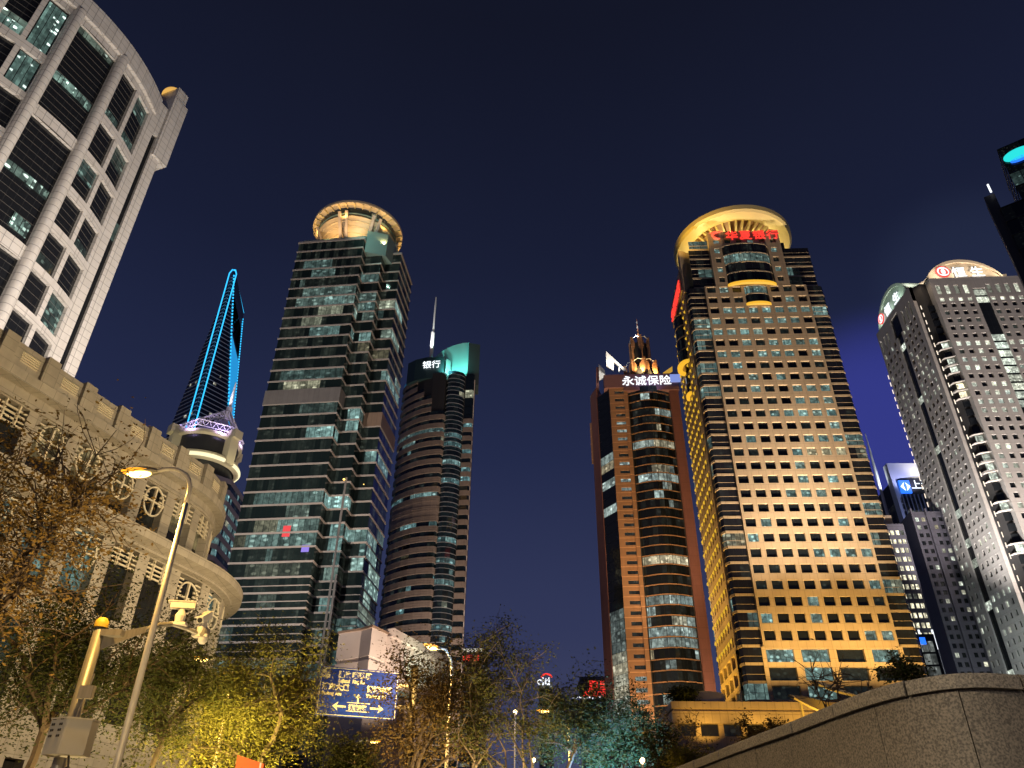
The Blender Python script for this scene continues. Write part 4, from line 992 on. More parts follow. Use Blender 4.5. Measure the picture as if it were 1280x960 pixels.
# turret, fins and mast
uc = uq(545, 560); D0 = 8.0
cc = F.xy(uc+.3, D0)
for (r, z0, z1, nm, nf, wd) in ((6.4, zq(520, 680)+1.0, zq(540, 540)-.5, 'turret_base', 8, 1.5), (3.7, zq(540, 560), zq(505, 305), 'turret', 6, .9)):
    mb = MB(); mb.prism(ngon(cc[0], cc[1], r*.8, 12), z0-6, z1-1.5); mb.build(nm+'_drum', M_dark, YC)
    for i in range(nf):
        a = -PI/2+2*PI*i/nf+.02; e = Vector((math.cos(a), math.sin(a), 0)); t = Vector((-e.y, e.x, 0)); o = Vector((cc[0], cc[1], 0))+e*r; mb = MB()
        mb.box(o+Vector((0, 0, (z0+z1)/2)), t*wd*.22, e*.5, (0, 0, (z1-z0)/2+1.2))
        for s_ in (-1, 1):
            q = o+t*s_*wd*.22
            mb.face((q+Vector((0, 0, z1+1.2)), q+t*s_*wd+Vector((0, 0, z1-1.2))-e*.5, q+t*s_*wd+Vector((0, 0, z1-3.5))-e*.5, q+Vector((0, 0, z1-6.5))))
        mb.build('crown_fin', M_yc, YC)
    mb = MB(); pts = []
    for i in range(nf+1):
        a = -PI/2+2*PI*i/nf+.02; pts.append((cc[0]+r*math.cos(a), cc[1]+r*math.sin(a), z1+.2))
    for a, b in zip(pts, pts[1:]):
        m_ = (Vector(a)+Vector(b))/2+Vector((0, 0, 1.2)); mb.tube([a, m_, b], .16, 5)
    mb.build('crown_tie', M_white_paint, YC)
zm0, zm1 = zq(505, 300), zq(475, 85)
mb = MB(); mb.tube([(cc[0], cc[1], zm0-16), (cc[0], cc[1], zm0+1), (cc[0], cc[1], zm0+6)], [.55, .6, .3], 8); mb.build('spire', M_yc, YC)
for i in range(9):
    a, b = zm0+1+(zm1-zm0-1)*i/9, zm0+1+(zm1-zm0-1)*(i+1)/9
    mb = MB(); mb.tube([(cc[0], cc[1], a), (cc[0], cc[1], b)], [.42-.032*i, .39-.032*i], 8); mb.build('mast_ring', M_white_paint if i % 2 else M_yc_red, YC)
lamp('crown_lamp', F.p(uc-1, zq(520, 690)+1, .5), 9000, (1, .68, .30), (cc[0], cc[1], zq(505, 400)), 110, .7, .3)
lamp('crown_lamp', F.p(uc+5, zq(520, 690)+1, 2), 6000, (1, .62, .22), (cc[0], cc[1], zq(505, 450)), 110, .7, .3)
lamp('fin_lamp', F.p(uq(250, 680)+2, zq(250, 690), -7), 6500, (1, .97, .88), F.p(uq(240, 590), zq(240, 590), 2), 90, .7, .3)
lamp('mast_lamp', (cc[0]-2.6, cc[1]-5, zm0-2), 9000, (1, .9, .8), (cc[0], cc[1], zm1-4), 50, .7, .2)
for u in (uC-6, uD+3, uE+1):
    lamp('tower_spot', F.p(u, 26, -20), 42000, (1, .70, .36), F.p(u, 60, 0), 80, .8, .4)
lamp('tower_flood_high', F.p(uD+2, 22, -42), 290000, (1, .72, .42), F.p(uD+1, 115, 0), 46, .9, .6)
lamp('sign_wash', F.p((b0+b1)/2, ZS_-1.1, -5), 900, (.35, .40, 1), F.p((b0+b1)/2, ZS_+1, 0), 150, .7, .3)
# ================================================================== grey bank tower with the arched crown, right
HS = thing('arched_crown_tower', 'grey stone tower with a pale arched crown, corner light strips and white bank lettering', 'tower', (178, 245, 0))
F = Fac((162.7, 228.6), -4.0)                     # right hand face
L = Fac((157.3, 265.4), -90.0)                    # left flank, u from its far corner to the street corner
rs = random.Random(33); FH = 3.6; ZT = 203.0; NR = 50
zr0 = zat(1090+610*.1484, 320+410*.1484, 165, 228)
wall = MB(); rects = []; meta = []
cw = 3.45
xs = [1.6+cw*i for i in range(4)]+[20.6+cw*i for i in range(4)]; s0, s1 = 15.1, 19.9
for k in range(NR):
    z = zr0-FH*k
    if z < 12: break
    for i, x in enumerate(xs):
        rects.append((x, x+1.75, z-1.0, z+1.0)); meta.append((k, i))
for x in xs: rects += [(x, x+1.75, zr0+FH*.62-.2, zr0+FH*.62+1.4), (x, x+1.75, zr0+FH*1.55, zr0+FH*2.75)]
nmeta = len(meta)
rects.append((s0, s1, 10, ZT-5.5))
pn = punch(wall, F, 0, 34.2, 10, ZT, rects, .45)
strip = pn.pop()
wall.face((F.p(0, 10, 0), F.p(0, 10, 5), F.p(0, ZT, 5), F.p(0, ZT, 0))); wall.face((F.p(34.2, 10, 0), F.p(34.2, 10, 30), F.p(34.2, ZT, 30), F.p(34.2, ZT, 0)))
wp = []; rowl = {}
for q, (k, i) in zip(pn, meta):
    if k not in rowl: rowl[k] = rs.random()
    p = .75 if rowl[k] < .42 else (.35 if rowl[k] < .6 else .04)
    if k < 5: p = .0
    if k in (5, 6, 7, 8, 10, 11, 12): p = .9
    wp.append((q, (rs.uniform(.5, 1.15), rs.random()*.35, rs.random()) if rs.random() < p else ((.05, 0, .4) if rs.random() < .2 else (0, 0, .3))))
for j, q in enumerate(pn[nmeta:]): wp.append((q, (rs.uniform(.7, 1.2), .3, rs.random()) if (j % 2 == 0 or rs.random() < .4) else (.3, .3, rs.random())))
# left flank
wl = MB(); rects = []; meta = []
FL = 31.5; cwl = 3.05; xl = [1.1+cwl*i for i in range(4)]+[18.6+cwl*i for i in range(4)]; t0, t1 = 13.6, 17.6
for k in range(NR):
    z = zr0-FH*k
    if z < 12: break
    for i, x in enumerate(xl): rects.append((x, x+1.5, z-1.0, z+1.0)); meta.append((k, i))
for x in xl[:3]+xl[5:]: rects.append((x, x+1.3, zr0+2.2, zr0+FH*2.4))
n2 = len(meta); rects.append((t0, t1, 10, zr0+1.5)); rects.append((t0-1.4, t1+1.4, zr0+1.5, ZT-2.5))
pl = punch(wl, L, 0, FL, 10, ZT, rects, .6)
fan = pl.pop(); strip2 = pl.pop(); rowl = {}
for q, (k, i) in zip(pl, meta):
    if k not in rowl: rowl[k] = rs.random()
    p = .6 if rowl[k] < .3 else (.22 if rowl[k] < .6 else .03)
    if k in (3, 4, 5, 6, 7, 8, 9): p = .65 if i > 3 else .25
    wp.append((q, (rs.uniform(.4, 1.15), rs.random()*.4, rs.random()) if rs.random() < p else ((.05, 0, .4) if rs.random() < .2 else (0, 0, .3))))
for q in pl[n2:]: wp.append((q, (.08, .3, rs.random())))
wl.face((L.p(0, 10, 0), L.p(0, 10, 20), L.p(0, ZT, 20), L.p(0, ZT, 0)))
wl.face((L.p(FL, 10, 0), L.p(FL, 10, 1.6), L.p(FL, ZT, 1.6), L.p(FL, ZT, 0)))
wl.face((L.p(FL, ZT-7, 0), L.p(FL, ZT-7, 4.4), L.p(FL, ZT, 4.4), L.p(FL, ZT, 0)))
wall.build('wall', M_hs, HS); wl.build('wall', M_hs, HS)
place_windows(HS, wp, G_hs)
gl = MB()
for q, sd in ((strip, 1), (strip2, 2), (fan, 3)):
    gl = MB()
    a, b, c, d = (Vector(x) for x in q); n = max(1, round((d.z-a.z)/FH))
    for i in range(n):
        z0 = a.z+(d.z-a.z)*i/n; z1 = a.z+(d.z-a.z)*(i+1)/n; kk = (zr0-(z0+z1)/2)/FH; w = (0, 0, .3)
        if sd == 1 and (3.4 < kk < 13 or rs.random() < .18 or kk < -.5): w = (rs.uniform(.6, 1.1), rs.random()*.3, rs.random())
        if sd == 2 and rs.random() < .22: w = (rs.uniform(.3, .9), rs.random()*.2, rs.random())
        gl.win((a.x, a.y, z0+.25), (b.x, b.y, z0+.25), (b.x, b.y, z1-.5), (a.x, a.y, z1-.5), w=w)
        e = Vector((F.V[0], F.V[1], 0))*-.03 if sd == 1 else Vector((-.03, 0, 0))
        gl.win(Vector((a.x, a.y, z1-.5))+e, Vector((b.x, b.y, z1-.5))+e, Vector((b.x, b.y, z1+.25))+e, Vector((a.x, a.y, z1+.25))+e, w=(0, 0, .1))
    gl.build('window_strip', G_hs, HS)
# the re-entrant corner: dark glazing, lit floors, strips of light
c0, c1, c2 = L.xy(FL, 1.6), (160.6, 231.6), F.xy(0, 2.2); gl = MB(); sl = MB()
for k in range(NR+1):
    z = zr0-FH*k-1.2
    if z < 12: break
    on = k in (5, 7, 8, 10, 11, 16, 18, 19, 20, 23, 27, 33, 38)
    w = (rs.uniform(.7, 1.1), .75 if k in (10, 11) else .1, rs.random())
    glass_strip(gl, [c0, c1, c2], z+.5, z+FH-.4, 1.6, lambda i, j, f: w if on else (.0, 0, .3))
    if on:
        for zz in (z+.1, z+FH-.3): sl = MB(); sl.prism([c0, (159.3, 231.0), F.xy(0, 0.6), c2, c1], zz, zz+.2); sl.build('corner_ledge', M_hs, HS)
gl.build('corner_glazing', G_hs, HS)
for k in range(-1, NR):
    z = zr0-FH*k-1.2
    if z < 14: break
    mb = MB(); mb.box((158.9, 232.9, z), (.1, 0, 0), (0, .1, 0), (0, 0, .9)); mb.build('corner_light', E_ivory, HS)
for k in range(2, NR):
    z = zr0-FH*k-1.2
    if z < 14: break
    mb = MB(); x, y = L.xy(-.3, -.2); mb.box((x, y, z), (.1, 0, 0), (0, .1, 0), (0, 0, .95)); mb.build('edge_light', E_ivory, HS)
mb = MB(); mb.prism([L.xy(0.3, .9), L.xy(FL-.5, .9), c1, F.xy(.5, 3), F.xy(1, .9), F.xy(34, .9), F.xy(34, 30)], 0, ZT-.3); mb.build('core', M_dark_wall, HS)
# arched crown: crossing vaults with lit ends
def vault(name, Fc, u0, u1, d0, d1, zb, rise, th, mat, side):
    mb = MB(); n = 24; c = (u0+u1)/2; h = (u1-u0)/2; R = (h*h+rise*rise)/(2*rise)
    pts = []
    for i in range(n+1):
        u = u0+(u1-u0)*i/n; pts.append((u, zb+math.sqrt(max(0, R*R-(u-c)**2))-(R-rise)))
    fr = [Fc.p(u, z, d0) for u, z in pts]; bk = [Fc.p(u, z, d1) for u, z in pts]
    mb.face(fr+[Fc.p(u1, zb, d0), Fc.p(u0, zb, d0)][:0]); mb.face(list(reversed(bk)))
    for i in range(n): mb.face((fr[i], fr[i+1], bk[i+1], bk[i]))
    mb.build(name, mat, HS)
    mb = MB()                                   # raised rim of the arch
    o = [Fc.p(u, z+.9, d0-.6) for u, z in pts]; i_ = [Fc.p(u, z-.5, d0-.6) for u, z in pts]; ob = [Fc.p(u, z+.9, d1) for u, z in pts]
    ib = [Fc.p(u, z-.5, d0) for u, z in pts]
    for k in range(n): mb.face((i_[k], i_[k+1], o[k+1], o[k])); mb.face((o[k], o[k+1], ob[k+1], ob[k])); mb.face((ib[k], ib[k+1], i_[k+1], i_[k]))
    mb.build(name+'_rim', mat, HS)
M_crown = plain('crown_stone', (.60, .48, .36), .6, var=.05, scale=.2); M_crown2 = plain('crown_metal', (.42, .50, .44), .5, var=.05, scale=.2)
vault('crown_vault', F, .2, 29.0, 1.2, 28, ZT+.2, 8.7, .5, M_crown, 0)
vault('crown_vault', L, 2.5, 29.5, 1.0, 24, ZT+.25, 9.8, .5, M_crown2, 1)
mb = MB(); mb.prism([F.xy(27, 4), F.xy(33, 4), F.xy(33, 12), F.xy(27, 12)], ZT+.3, ZT+4.4); mb.build('roof_house', M_crown, HS)
cc_ = F.xy(13, 19); mb = MB(); mb.lathe([(17*math.cos(t*PI/24), ZT+.2+10.5*math.sin(t*PI/24)) for t in range(13)], cc_[0], cc_[1], 48); mb.build('crown_dome', M_crown, HS, smooth=True)
U3 = (F.U[0], F.U[1], 0)
uq = lambda x, y: (lambda r, n_: ((r.x*((F.O[0]*n_[0]+F.O[1]*n_[1])/(r.x*n_[0]+r.y*n_[1]))-F.O[0])*F.U[0]+(r.y*((F.O[0]*n_[0]+F.O[1]*n_[1])/(r.x*n_[0]+r.y*n_[1]))-F.O[1])*F.U[1]))(ray(1090+x*.1484, 320+y*.1484), (-F.U[1], F.U[0]))
zb = ZT+1.1
text('sign_lettering', '恒', 5.4, E_white, HS, F.p(uq(690, 165), zb, .4), U3, (0, 0, 1), .12, .02); text('sign_lettering', '生', 5.4, E_white, HS, F.p(uq(845, 165), zb, .4), U3, (0, 0, 1), .12, .02)
def emblem(Fc, u, z, d, r):
    c = Vector(Fc.p(u, z, d)); ux_ = Vector((Fc.U[0], Fc.U[1], 0)); n_ = Vector((Fc.V[0], Fc.V[1], 0)); N = 28
    def disc(r0, r1, th, mat, nm):
        mb = MB()
        for i in range(N):
            a, b = 2*PI*i/N, 2*PI*(i+1)/N
            v = lambda rr, t: c+ux_*rr*math.cos(t)+Vector((0, 0, rr*math.sin(t)))-n_*th
            mb.face((v(r0, a), v(r1, a), v(r1, b), v(r0, b)))
            mb.face((v(r1, a), v(r1, a)+n_*(th+.2), v(r1, b)+n_*(th+.2), v(r1, b)))
        mb.build(nm, mat, HS)
    disc(r*.84, r, .25, E_red, 'emblem_ring'); disc(.01, r*.84, .2, E_white, 'emblem_disc')
    mb = MB()
    for s_ in (-1, 1):      # two mirrored leaves
        pts = [(s_*.12, -.62), (s_*.62, -.45), (s_*.66, .05), (s_*.42, .48), (s_*.12, .55), (s_*.32, .1), (s_*.30, -.2)]
        mb.face([c+ux_*x*r+Vector((0, 0, y*r))-n_*.3 for x, y in pts])
    mb.build('emblem_mark', E_red, HS)
emblem(F, uq(610, 150), ZT+3.6, .5, 2.7)
U4 = (L.U[0], L.U[1], 0)
text('flank_lettering', '恒', 5.0, E_white, HS, L.p(10.5, ZT+1.4, .3), U4, (0, 0, 1), .12, .06); text('flank_lettering', '生', 5.0, E_white, HS, L.p(18.5, ZT+1.4, .3), U4, (0, 0, 1), .12, .06)
emblem(L, 6.6, ZT+3.4, .3, 2.3)
for u in (4, 12, 20, 28): lamp('crown_uplight', F.p(u, ZT+1.0, -3.4), 1900, (1, .88, .66), F.p(u, ZT+5, 1.2), 130, .7, .2)
for u in (5, 14, 23): lamp('crown_uplight', L.p(u, ZT+1.0, -3.0), 900, (.80, 1, .80), L.p(u, ZT+5, 1), 130, .7, .2)
lamp('crown_back_flood', F.p(-9, ZT+3, 2), 15000, (1, .93, .80), F.p(8, ZT+10, 10), 80, .7, .3)
for x_, y_2, P_ in ((137, 224, 15000), (143, 219, 10000)): lamp('tower_spot', (x_, y_2, 58), P_, (.90, 1, .93), (157, 251, 64), 130, 1.0, .8)
lamp('tower_flood_high', (138, 222, 58), 520000, (1, .93, .86), (157, 252, 175), 66, 1.0, .8)
for u in (2, 18): lamp('tower_flood_right', F.p(u, 20, -45), 800000, (1, .84, .72), F.p(u+4, 150, 0), 70, .9, .6)
lamp('corner_lamp', (156.5, 226.5, 205), 2500, (1, .75, .5), (160.5, 232, 190), 90, .7, .2)

# ================================================================== bank tower with the blue square sign, behind
BS = thing('blue_sign_tower', 'dark tower with a lit wedge roof, blue square sign and needle mast', 'tower', (225, 400, 0))
zt_ = 200.0; a = at(1108, 579, zt_); b = (a[0]+24, a[1]-1)
F = Fac(a, -2)
mb = MB(); mb.prism([F.xy(2, .3), F.xy(30, .3), F.xy(30, 26), F.xy(2, 26)], 0, zt_-9); mb.build('core', M_dark_wall, BS)
mb = MB(); rbz = random.Random(4)
for i in range(12):
    mb.bar(F.p(3.4+2.1*i, 0, -.25), F.p(3.4+2.1*i, zt_-19, -.25), .5, .5)
mb.build('fins', M_steel, BS)
for k in range(46):
    z = zt_-24-3.8*k
    if z < 5: break
    rr = run_lights(rbz, 30, .16 if k > 6 else .04, .3, 1.0, .3, .7); gl = MB(); glass_strip(gl, [F.xy(2, 0), F.xy(30, 0)], z, z+3.3, 2.1, lambda i, j, f: rr[i % 30]); glass_strip(gl, [F.xy(2, 26), F.xy(2, 0)], z, z+3.3, 2.6, lambda i, j, f: rr[(i+9) % 30]); gl.build('window_band', G_far, BS)
mb = MB(); fr = [F.p(0, zt_, 0), F.p(26, zt_, 0), F.p(26, zt_-5, 0), F.p(3.2, zt_-9.5, 0), F.p(3.4, zt_-60, 0), F.p(1.2, zt_-60, 0)]
bk = [Vector(p)+Vector((F.V[0], F.V[1], 0))*5 for p in fr]; mb.face(fr); mb.face(list(reversed(bk)))
for i in range(6): mb.face((fr[i], fr[(i+1) % 6], bk[(i+1) % 6], bk[i]))
mb.build('wedge_frame', M_white_paint, BS)
mb = MB(); q0 = F.p(3.4, zt_-21.5, -1.2); mb.prism([F.xy(3.2, -1.2), F.xy(8.8, -1.2), F.xy(8.8, -.2), F.xy(3.2, -.2)], zt_-18.5, zt_-11); mb.build('blue_sign', E_blue, BS)
mb = MB()
for s_ in (-1, 1): c = Vector(F.p(6.0, zt_-14.8, -1.3)); u_ = Vector((F.U[0], F.U[1], 0)); mb.face([c+u_*x+Vector((0, 0, z)) for x, z in ((s_*2.6, 0), (s_*.3, 2.6), (s_*.9, .4), (-s_*.6*0+s_*.3, -2.6))])
mb.build('sign_mark', glow('sign_mark_light', (.75, .9, 1), 2.2), BS)
text('sign_lettering', '上海', 5.6, E_white, BS, F.p(9.2, zt_-15.6, -1.0), (F.U[0], F.U[1], 0), (0, 0, 1), .1, .06)
x, y = F.xy(-3.2, 8); zt2 = zat(1092, 540, x, y); mb = MB(); mb.tube([(x, y, 0), (x, y, zt_-2), (x, y, zt2)], [1.0, .8, .25], 8); mb.build('needle_mast', M_white_paint, BS)
lamp('wedge_lamp', F.p(9, zt_-19, -9), 20000, (.45, .5, 1), F.p(8, zt_-6, 0), 100, .8, .3); lamp('wedge_lamp', F.p(20, zt_-12, -8), 14000, (1, .95, .9), F.p(18, zt_-2, 0), 100, .8, .3); lamp('mast_lamp', (x, y-6, zt_-20), 60000, (.75, .85, 1), (x, y, zt_), 40, .8, .2)

lamp('fin_lamp', F.p(14, zt_-75, -16), 90000, (.35, .45, 1), F.p(14, zt_-35, 0), 100, 1.0, .4)

# ================================================================== apartment slab in front of it, lit stair building
AP = thing('violet_apartment_tower', 'dim violet apartment tower with scattered lit windows, left of the grey stone tower', 'tower', (165, 300, 0))
a = at(1137, 640, 118); F = Fac(a, -6); L = Fac(F.xy(0, 16), -96)
M_ap = stone('violet_render', (.085, .08, .105), 30, 3.0, .08, .7, .1)
wall = MB(); ra = random.Random(8); rects = []
for k in range(38):
    z = 115-3.0*k
    if z < 4: break
    for x in (1.2, 3.4, 7.2, 9.4, 12.2, 15, 17.2): rects.append((x, x+1.3, z-.8, z+.8))
pn = punch(wall, F, 0, 20, 0, 118, rects, .3); wall.face((F.p(0, 0), F.p(0, 0, 16), F.p(0, 118, 16), F.p(0, 118)))
for x in (0.3, 5.4, 11, 14, 19.4): wall.bar(F.p(x, 0, -.4), F.p(x, 119, -.4), .6, .8)
wall.face((F.p(0, 118), F.p(20, 118), F.p(20, 118, 16), F.p(0, 118, 16)))
wall.build('wall', M_ap, AP)
place_windows(AP, [(q, (ra.uniform(.4, 1.1), ra.random()*.8, ra.random()) if ra.random() < .26 else (0, 0, .3)) for q in pn], G_hs)
mb = MB(); mb.prism([F.xy(.5, .6), F.xy(19.5, .6), F.xy(19.5, 15), F.xy(.5, 15)], 0, 118.4); mb.build('core', M_dark_wall, AP)
lamp('apartment_flood', F.p(4, 6, -40), 15000, (.62, .6, 1), F.p(10, 60, 0), 100, .9, .6)
SB = thing('striped_window_building', 'narrow building with stacked rows of lit yellowish windows behind the gold tower', 'building', (135, 262, 0))
a = at(1103, 655, 106); F = Fac(a, -4); wall = MB(); rects = []
for k in range(34):
    z = 103-3.1*k
    if z < 3: break
    for x in (.5, 2.0, 3.7, 5.2): rects.append((x, x+1.1, z-1.0, z+.7))
pn = punch(wall, F, -14, 6.8, 0, 106, rects, .25); wall.face((F.p(6.8, 0), F.p(6.8, 0, 12), F.p(6.8, 106, 12), F.p(6.8, 106))); wall.build('wall', M_ap, SB)
place_windows(SB, [(q, (ra.uniform(.7, 1.5), .65, ra.random()) if ra.random() < .85 else (.1, .3, .3)) for q in pn], G_hs)
mb = MB(); mb.prism([F.xy(-13.8, .4), F.xy(6.5, .4), F.xy(6.5, 11), F.xy(-13.8, 11)], 0, 105.9); mb.build('core', M_dark_wall, SB)
mb = MB(); mb.prism([F.xy(-2, 2), F.xy(4.5, 2), F.xy(4.5, 8), F.xy(-2, 8)], 106, 110); mb.build('roof_house', M_crown, SB)
SG = thing('lit_shop_front', 'bright white and blue shop sign band low behind the bush on the granite wall', 'shop', (126, 225, 0))
p = atD(1134, 803, 262); q = atD(1158, 806, 262); mb = MB(); mb.prism([(p.x-16, p.y), (q.x+3, q.y), (q.x+3, q.y+10), (p.x-16, p.y+10)], 0, p.z+2); mb.build('wall', M_dark_wall, SG)
mb = MB(); ra = random.Random(5)
for i in range(9):
    x = p.x-2.5+1.35*i; h = ra.uniform(2.0, 6.0); mb.box((x, p.y-.3, p.z-2+h/2), (.24, 0, 0), (0, .1, 0), (0, 0, h/2))
mb.build('light_strips', E_white, SG)
mb = MB(); mb.box((q.x-1.0, q.y-.5, q.z+1), (.8, 0, 0), (0, .1, 0), (0, 0, 1.0)); mb.build('blue_light', E_blue, SG)
for k in range(4):
    gl = MB(); glass_strip(gl, [(p.x-6, p.y-.2), (q.x+2, q.y-.2)], p.z-14+3.6*k, p.z-11+3.6*k, 1.2, lambda i, j, f: (ra.uniform(.2, 1.0), .2, ra.random())); gl.build('window_band', G_far, SG)

# ================================================================== dark tower top right
TR = thing('dark_tower', 'dark tower at the top right edge with a glowing teal and blue oval emblem', 'tower', (125, 115, 0))
O = at(1247, 188, 150); a2 = at(1280, 171, 150); F = Fac(O, -38)
rt = random.Random(6); G_tr = window_mat('dark_tower_glass', pane=2.2, tint=(.006, .007, .009))
def fz(px, py):
    n_ = (-F.U[1], F.U[0]); r = ray(px, py); k = (O[0]*n_[0]+O[1]*n_[1])/(r.x*n_[0]+r.y*n_[1]); return ((r.x*k-O[0])*F.U[0]+(r.y*k-O[1])*F.U[1], 1.6+r.z*k)
for k in range(32):
    z = 150-4.2*(k+1); rr = run_lights(rt, 20, .06, .2, .7, .4); gl = MB()
    glass_strip(gl, [F.xy(0 if k < 4 else -4.5, 0), F.xy(26, 0)], z+.25, z+4.2, 2.2, lambda i, j, f: rr[i % 20])
    if k >= 4: glass_strip(gl, [F.xy(-4.5, 16), F.xy(-4.5, 0)], z+.25, z+4.2, 2.2, lambda i, j, f: (0, 0, .2))
    else: glass_strip(gl, [F.xy(0, 16), F.xy(0, 0)], z+.25, z+4.2, 2.2, lambda i, j, f: (0, 0, .2))
    gl.build('window_band', G_tr, TR)
mb = MB()
for k in range(33): z = 150-4.2*k; mb.prism([F.xy((0 if k < 4 else -4.5)-.1, -.15), F.xy(26, -.15), F.xy(26, 16), F.xy((0 if k < 4 else -4.5)-.1, 16)], z, z+.22)
mb.build('floor_edges', M_dark, TR)
mb = MB(); mb.prism([F.xy(-6.4, 1), F.xy(-4.2, 1), F.xy(-4.2, 6), F.xy(-6.4, 6)], 10, 139); mb.build('side_fin', M_dark, TR)
u, z = fz(1274, 193)
for rx, rz, dz, mt in ((3.2, 1.7, 0, E_cyan), (2.2, .7, -1.5, E_blue)):
    mb = MB(); c = Vector(F.p(u, z+dz, -.5)); U_ = Vector((F.U[0], F.U[1], 0)); N_ = Vector((F.V[0], F.V[1], 0)); pts = [c+U_*rx*math.cos(t*PI/14)+Vector((0, 0, rz*math.sin(t*PI/14))) for t in range(28)]
    mb.face(pts); mb.face([p+N_*.3 for p in reversed(pts)])
    for i in range(28): mb.face((pts[i], pts[(i+1) % 28], pts[(i+1) % 28]+N_*.3, pts[i]+N_*.3))
    mb.build('emblem', mt, TR)
u, z = fz(1237, 236); mb = MB(); mb.bar(F.p(-4.7, z-1.3, -.2), F.p(-4.7, z+1.3, -.2), .3, .3); mb.build('edge_light', E_white, TR)

# ================================================================== far blue lit tower with the slot at the top
SW = thing('blue_edged_skyscraper', 'tall tapering skyscraper outlined in bright blue light, far away', 'skyscraper', (-272, 592, 0))
E1 = Vector((*at(293, 337, 492), 0)); E2 = Vector((*at(304, 392, 492), 0)); c = (E1+E2)/2; hd = (E2-E1)/2; pd = Vector((-hd.y, hd.x, 0))   # pd points left
M_sw = plain('skyscraper_glass', (.012, .016, .03), .15, var=.1, scale=.05)
N = 82; H = 492.0
def half(z): return max(.02, min(1, (H-z)/240))        # the two cut sides close in towards the ridge
def ring(z):
    k = half(z); e = hd.length; d1 = hd.normalized(); d2 = pd.normalized(); s = e*k
    # square whose two opposite corners E1, E2 stay, the other two are cut back to distance s
    P1 = c-hd; P3 = c+hd
    A = c+d2*s; B = c-d2*s; f = (e-s)
    a1 = P1+(P3-P1)*0; q = lambda p, sgn: p
    return [P1, P1.lerp(c+d2*e, k), P3.lerp(c+d2*e, k), P3, P3.lerp(c-d2*e, k), P1.lerp(c-d2*e, k)]
mb = MB(); zs = [H*i/40 for i in range(41)]
for z0, z1 in zip(zs, zs[1:]):
    r0, r1 = ring(z0), ring(z1)
    for i in range(6):
        if i in (1, 4): continue
        mb.face([tuple(r0[i][:2])+(z0,), tuple(r0[(i+1) % 6][:2])+(z0,), tuple(r1[(i+1) % 6][:2])+(z1,), tuple(r1[i][:2])+(z1,)])
    for i in (1, 4):
        if z0 > 425 and z1 < 478: continue
        mb.face([tuple(r0[i][:2])+(z0,), tuple(r0[(i+1) % 6][:2])+(z0,), tuple(r1[(i+1) % 6][:2])+(z1,), tuple(r1[i][:2])+(z1,)])
mb.build('body', M_sw, SW)
mb = MB()                                              # floor edges
for k in range(112):
    z = 20+4.2*k
    if z > 486: break
    r = ring(z); cc_ = sum(r, Vector())/6
    for i in (0, 5):
        a, b = r[i], r[(i+1) % 6]; o = ((a+b)/2-cc_).normalized()*.35
        if (a-b).length < .3: continue
        a3 = Vector((a.x, a.y, z))+o; b3 = Vector((b.x, b.y, z))+o; mb.bar(a3, b3, .35, .6)
mb.build('floor_edges', plain('floor_edge_metal', (.6, .58, .62), .4), SW)
def line(name, pts, r, mat):
    mb = MB(); mb.tube(pts, r, 6); mb.build(name, mat, SW)
o1 = (E1-c).normalized()*1.0
for s_ in (-3.2, 3.2):
    t = pd.normalized()*s_
    line('edge_light', [E1+o1+t*1.0+Vector((0, 0, z)) for z in (0, 250, 486)]+[E1+o1+t*.4+Vector((0, 0, 491))], .6, E_blueline)
line('ridge_light', [E1+o1+Vector((0, 0, 491)), E2+Vector((0, 0, 493))], .7, E_blueline)
for j in (5, 4):                                        # dotted lights along the cut side
    for k in range(70):
        z = 250+3.4*k; p = ring(z)[j]; mb = MB(); o = (p-c).normalized()*.8; mb.box(p+o+Vector((0, 0, z)), (.5, 0, 0), (0, .5, 0), (0, 0, .7)); 
        if k % 1 == 0: mb.build('edge_lamp', E_blueline, SW)
mb = MB()
for k in range(27):
    z0, z1 = 262+6.0*k, 268+6.0*k; r0, r1 = ring(z0), ring(z1); o = -pd.normalized()*.5
    mb.face([r0[4]+o+Vector((0, 0, z0)), r0[5]+o+Vector((0, 0, z0)), r1[5]+o+Vector((0, 0, z1)), r1[4]+o+Vector((0, 0, z1))])
mb.build('lit_face', E_bluefill, SW)
gl = MB(); rw = random.Random(12)
for k in range(26):
    z = rw.choice((205, 213, 221, 229, 262, 300, 331, 365, 250)) if k < 22 else rw.uniform(230, 420); r = ring(z); i = rw.choice((0, 5)); t0 = rw.uniform(.1, .75); t1 = t0+rw.uniform(.04, .14)
    a, b = r[i].lerp(r[(i+1) % 6], t0), r[i].lerp(r[(i+1) % 6], t1); cc_ = sum(r, Vector())/6; o = ((a+b)/2-cc_).normalized()*.5
    gl.win(a+o+Vector((0, 0, z+.8)), b+o+Vector((0, 0, z+.8)), b+o+Vector((0, 0, z+3.2)), a+o+Vector((0, 0, z+3.2)), w=(rw.uniform(.3, .8), .6, rw.random()))
gl.build('lit_windows', G_far, SW)

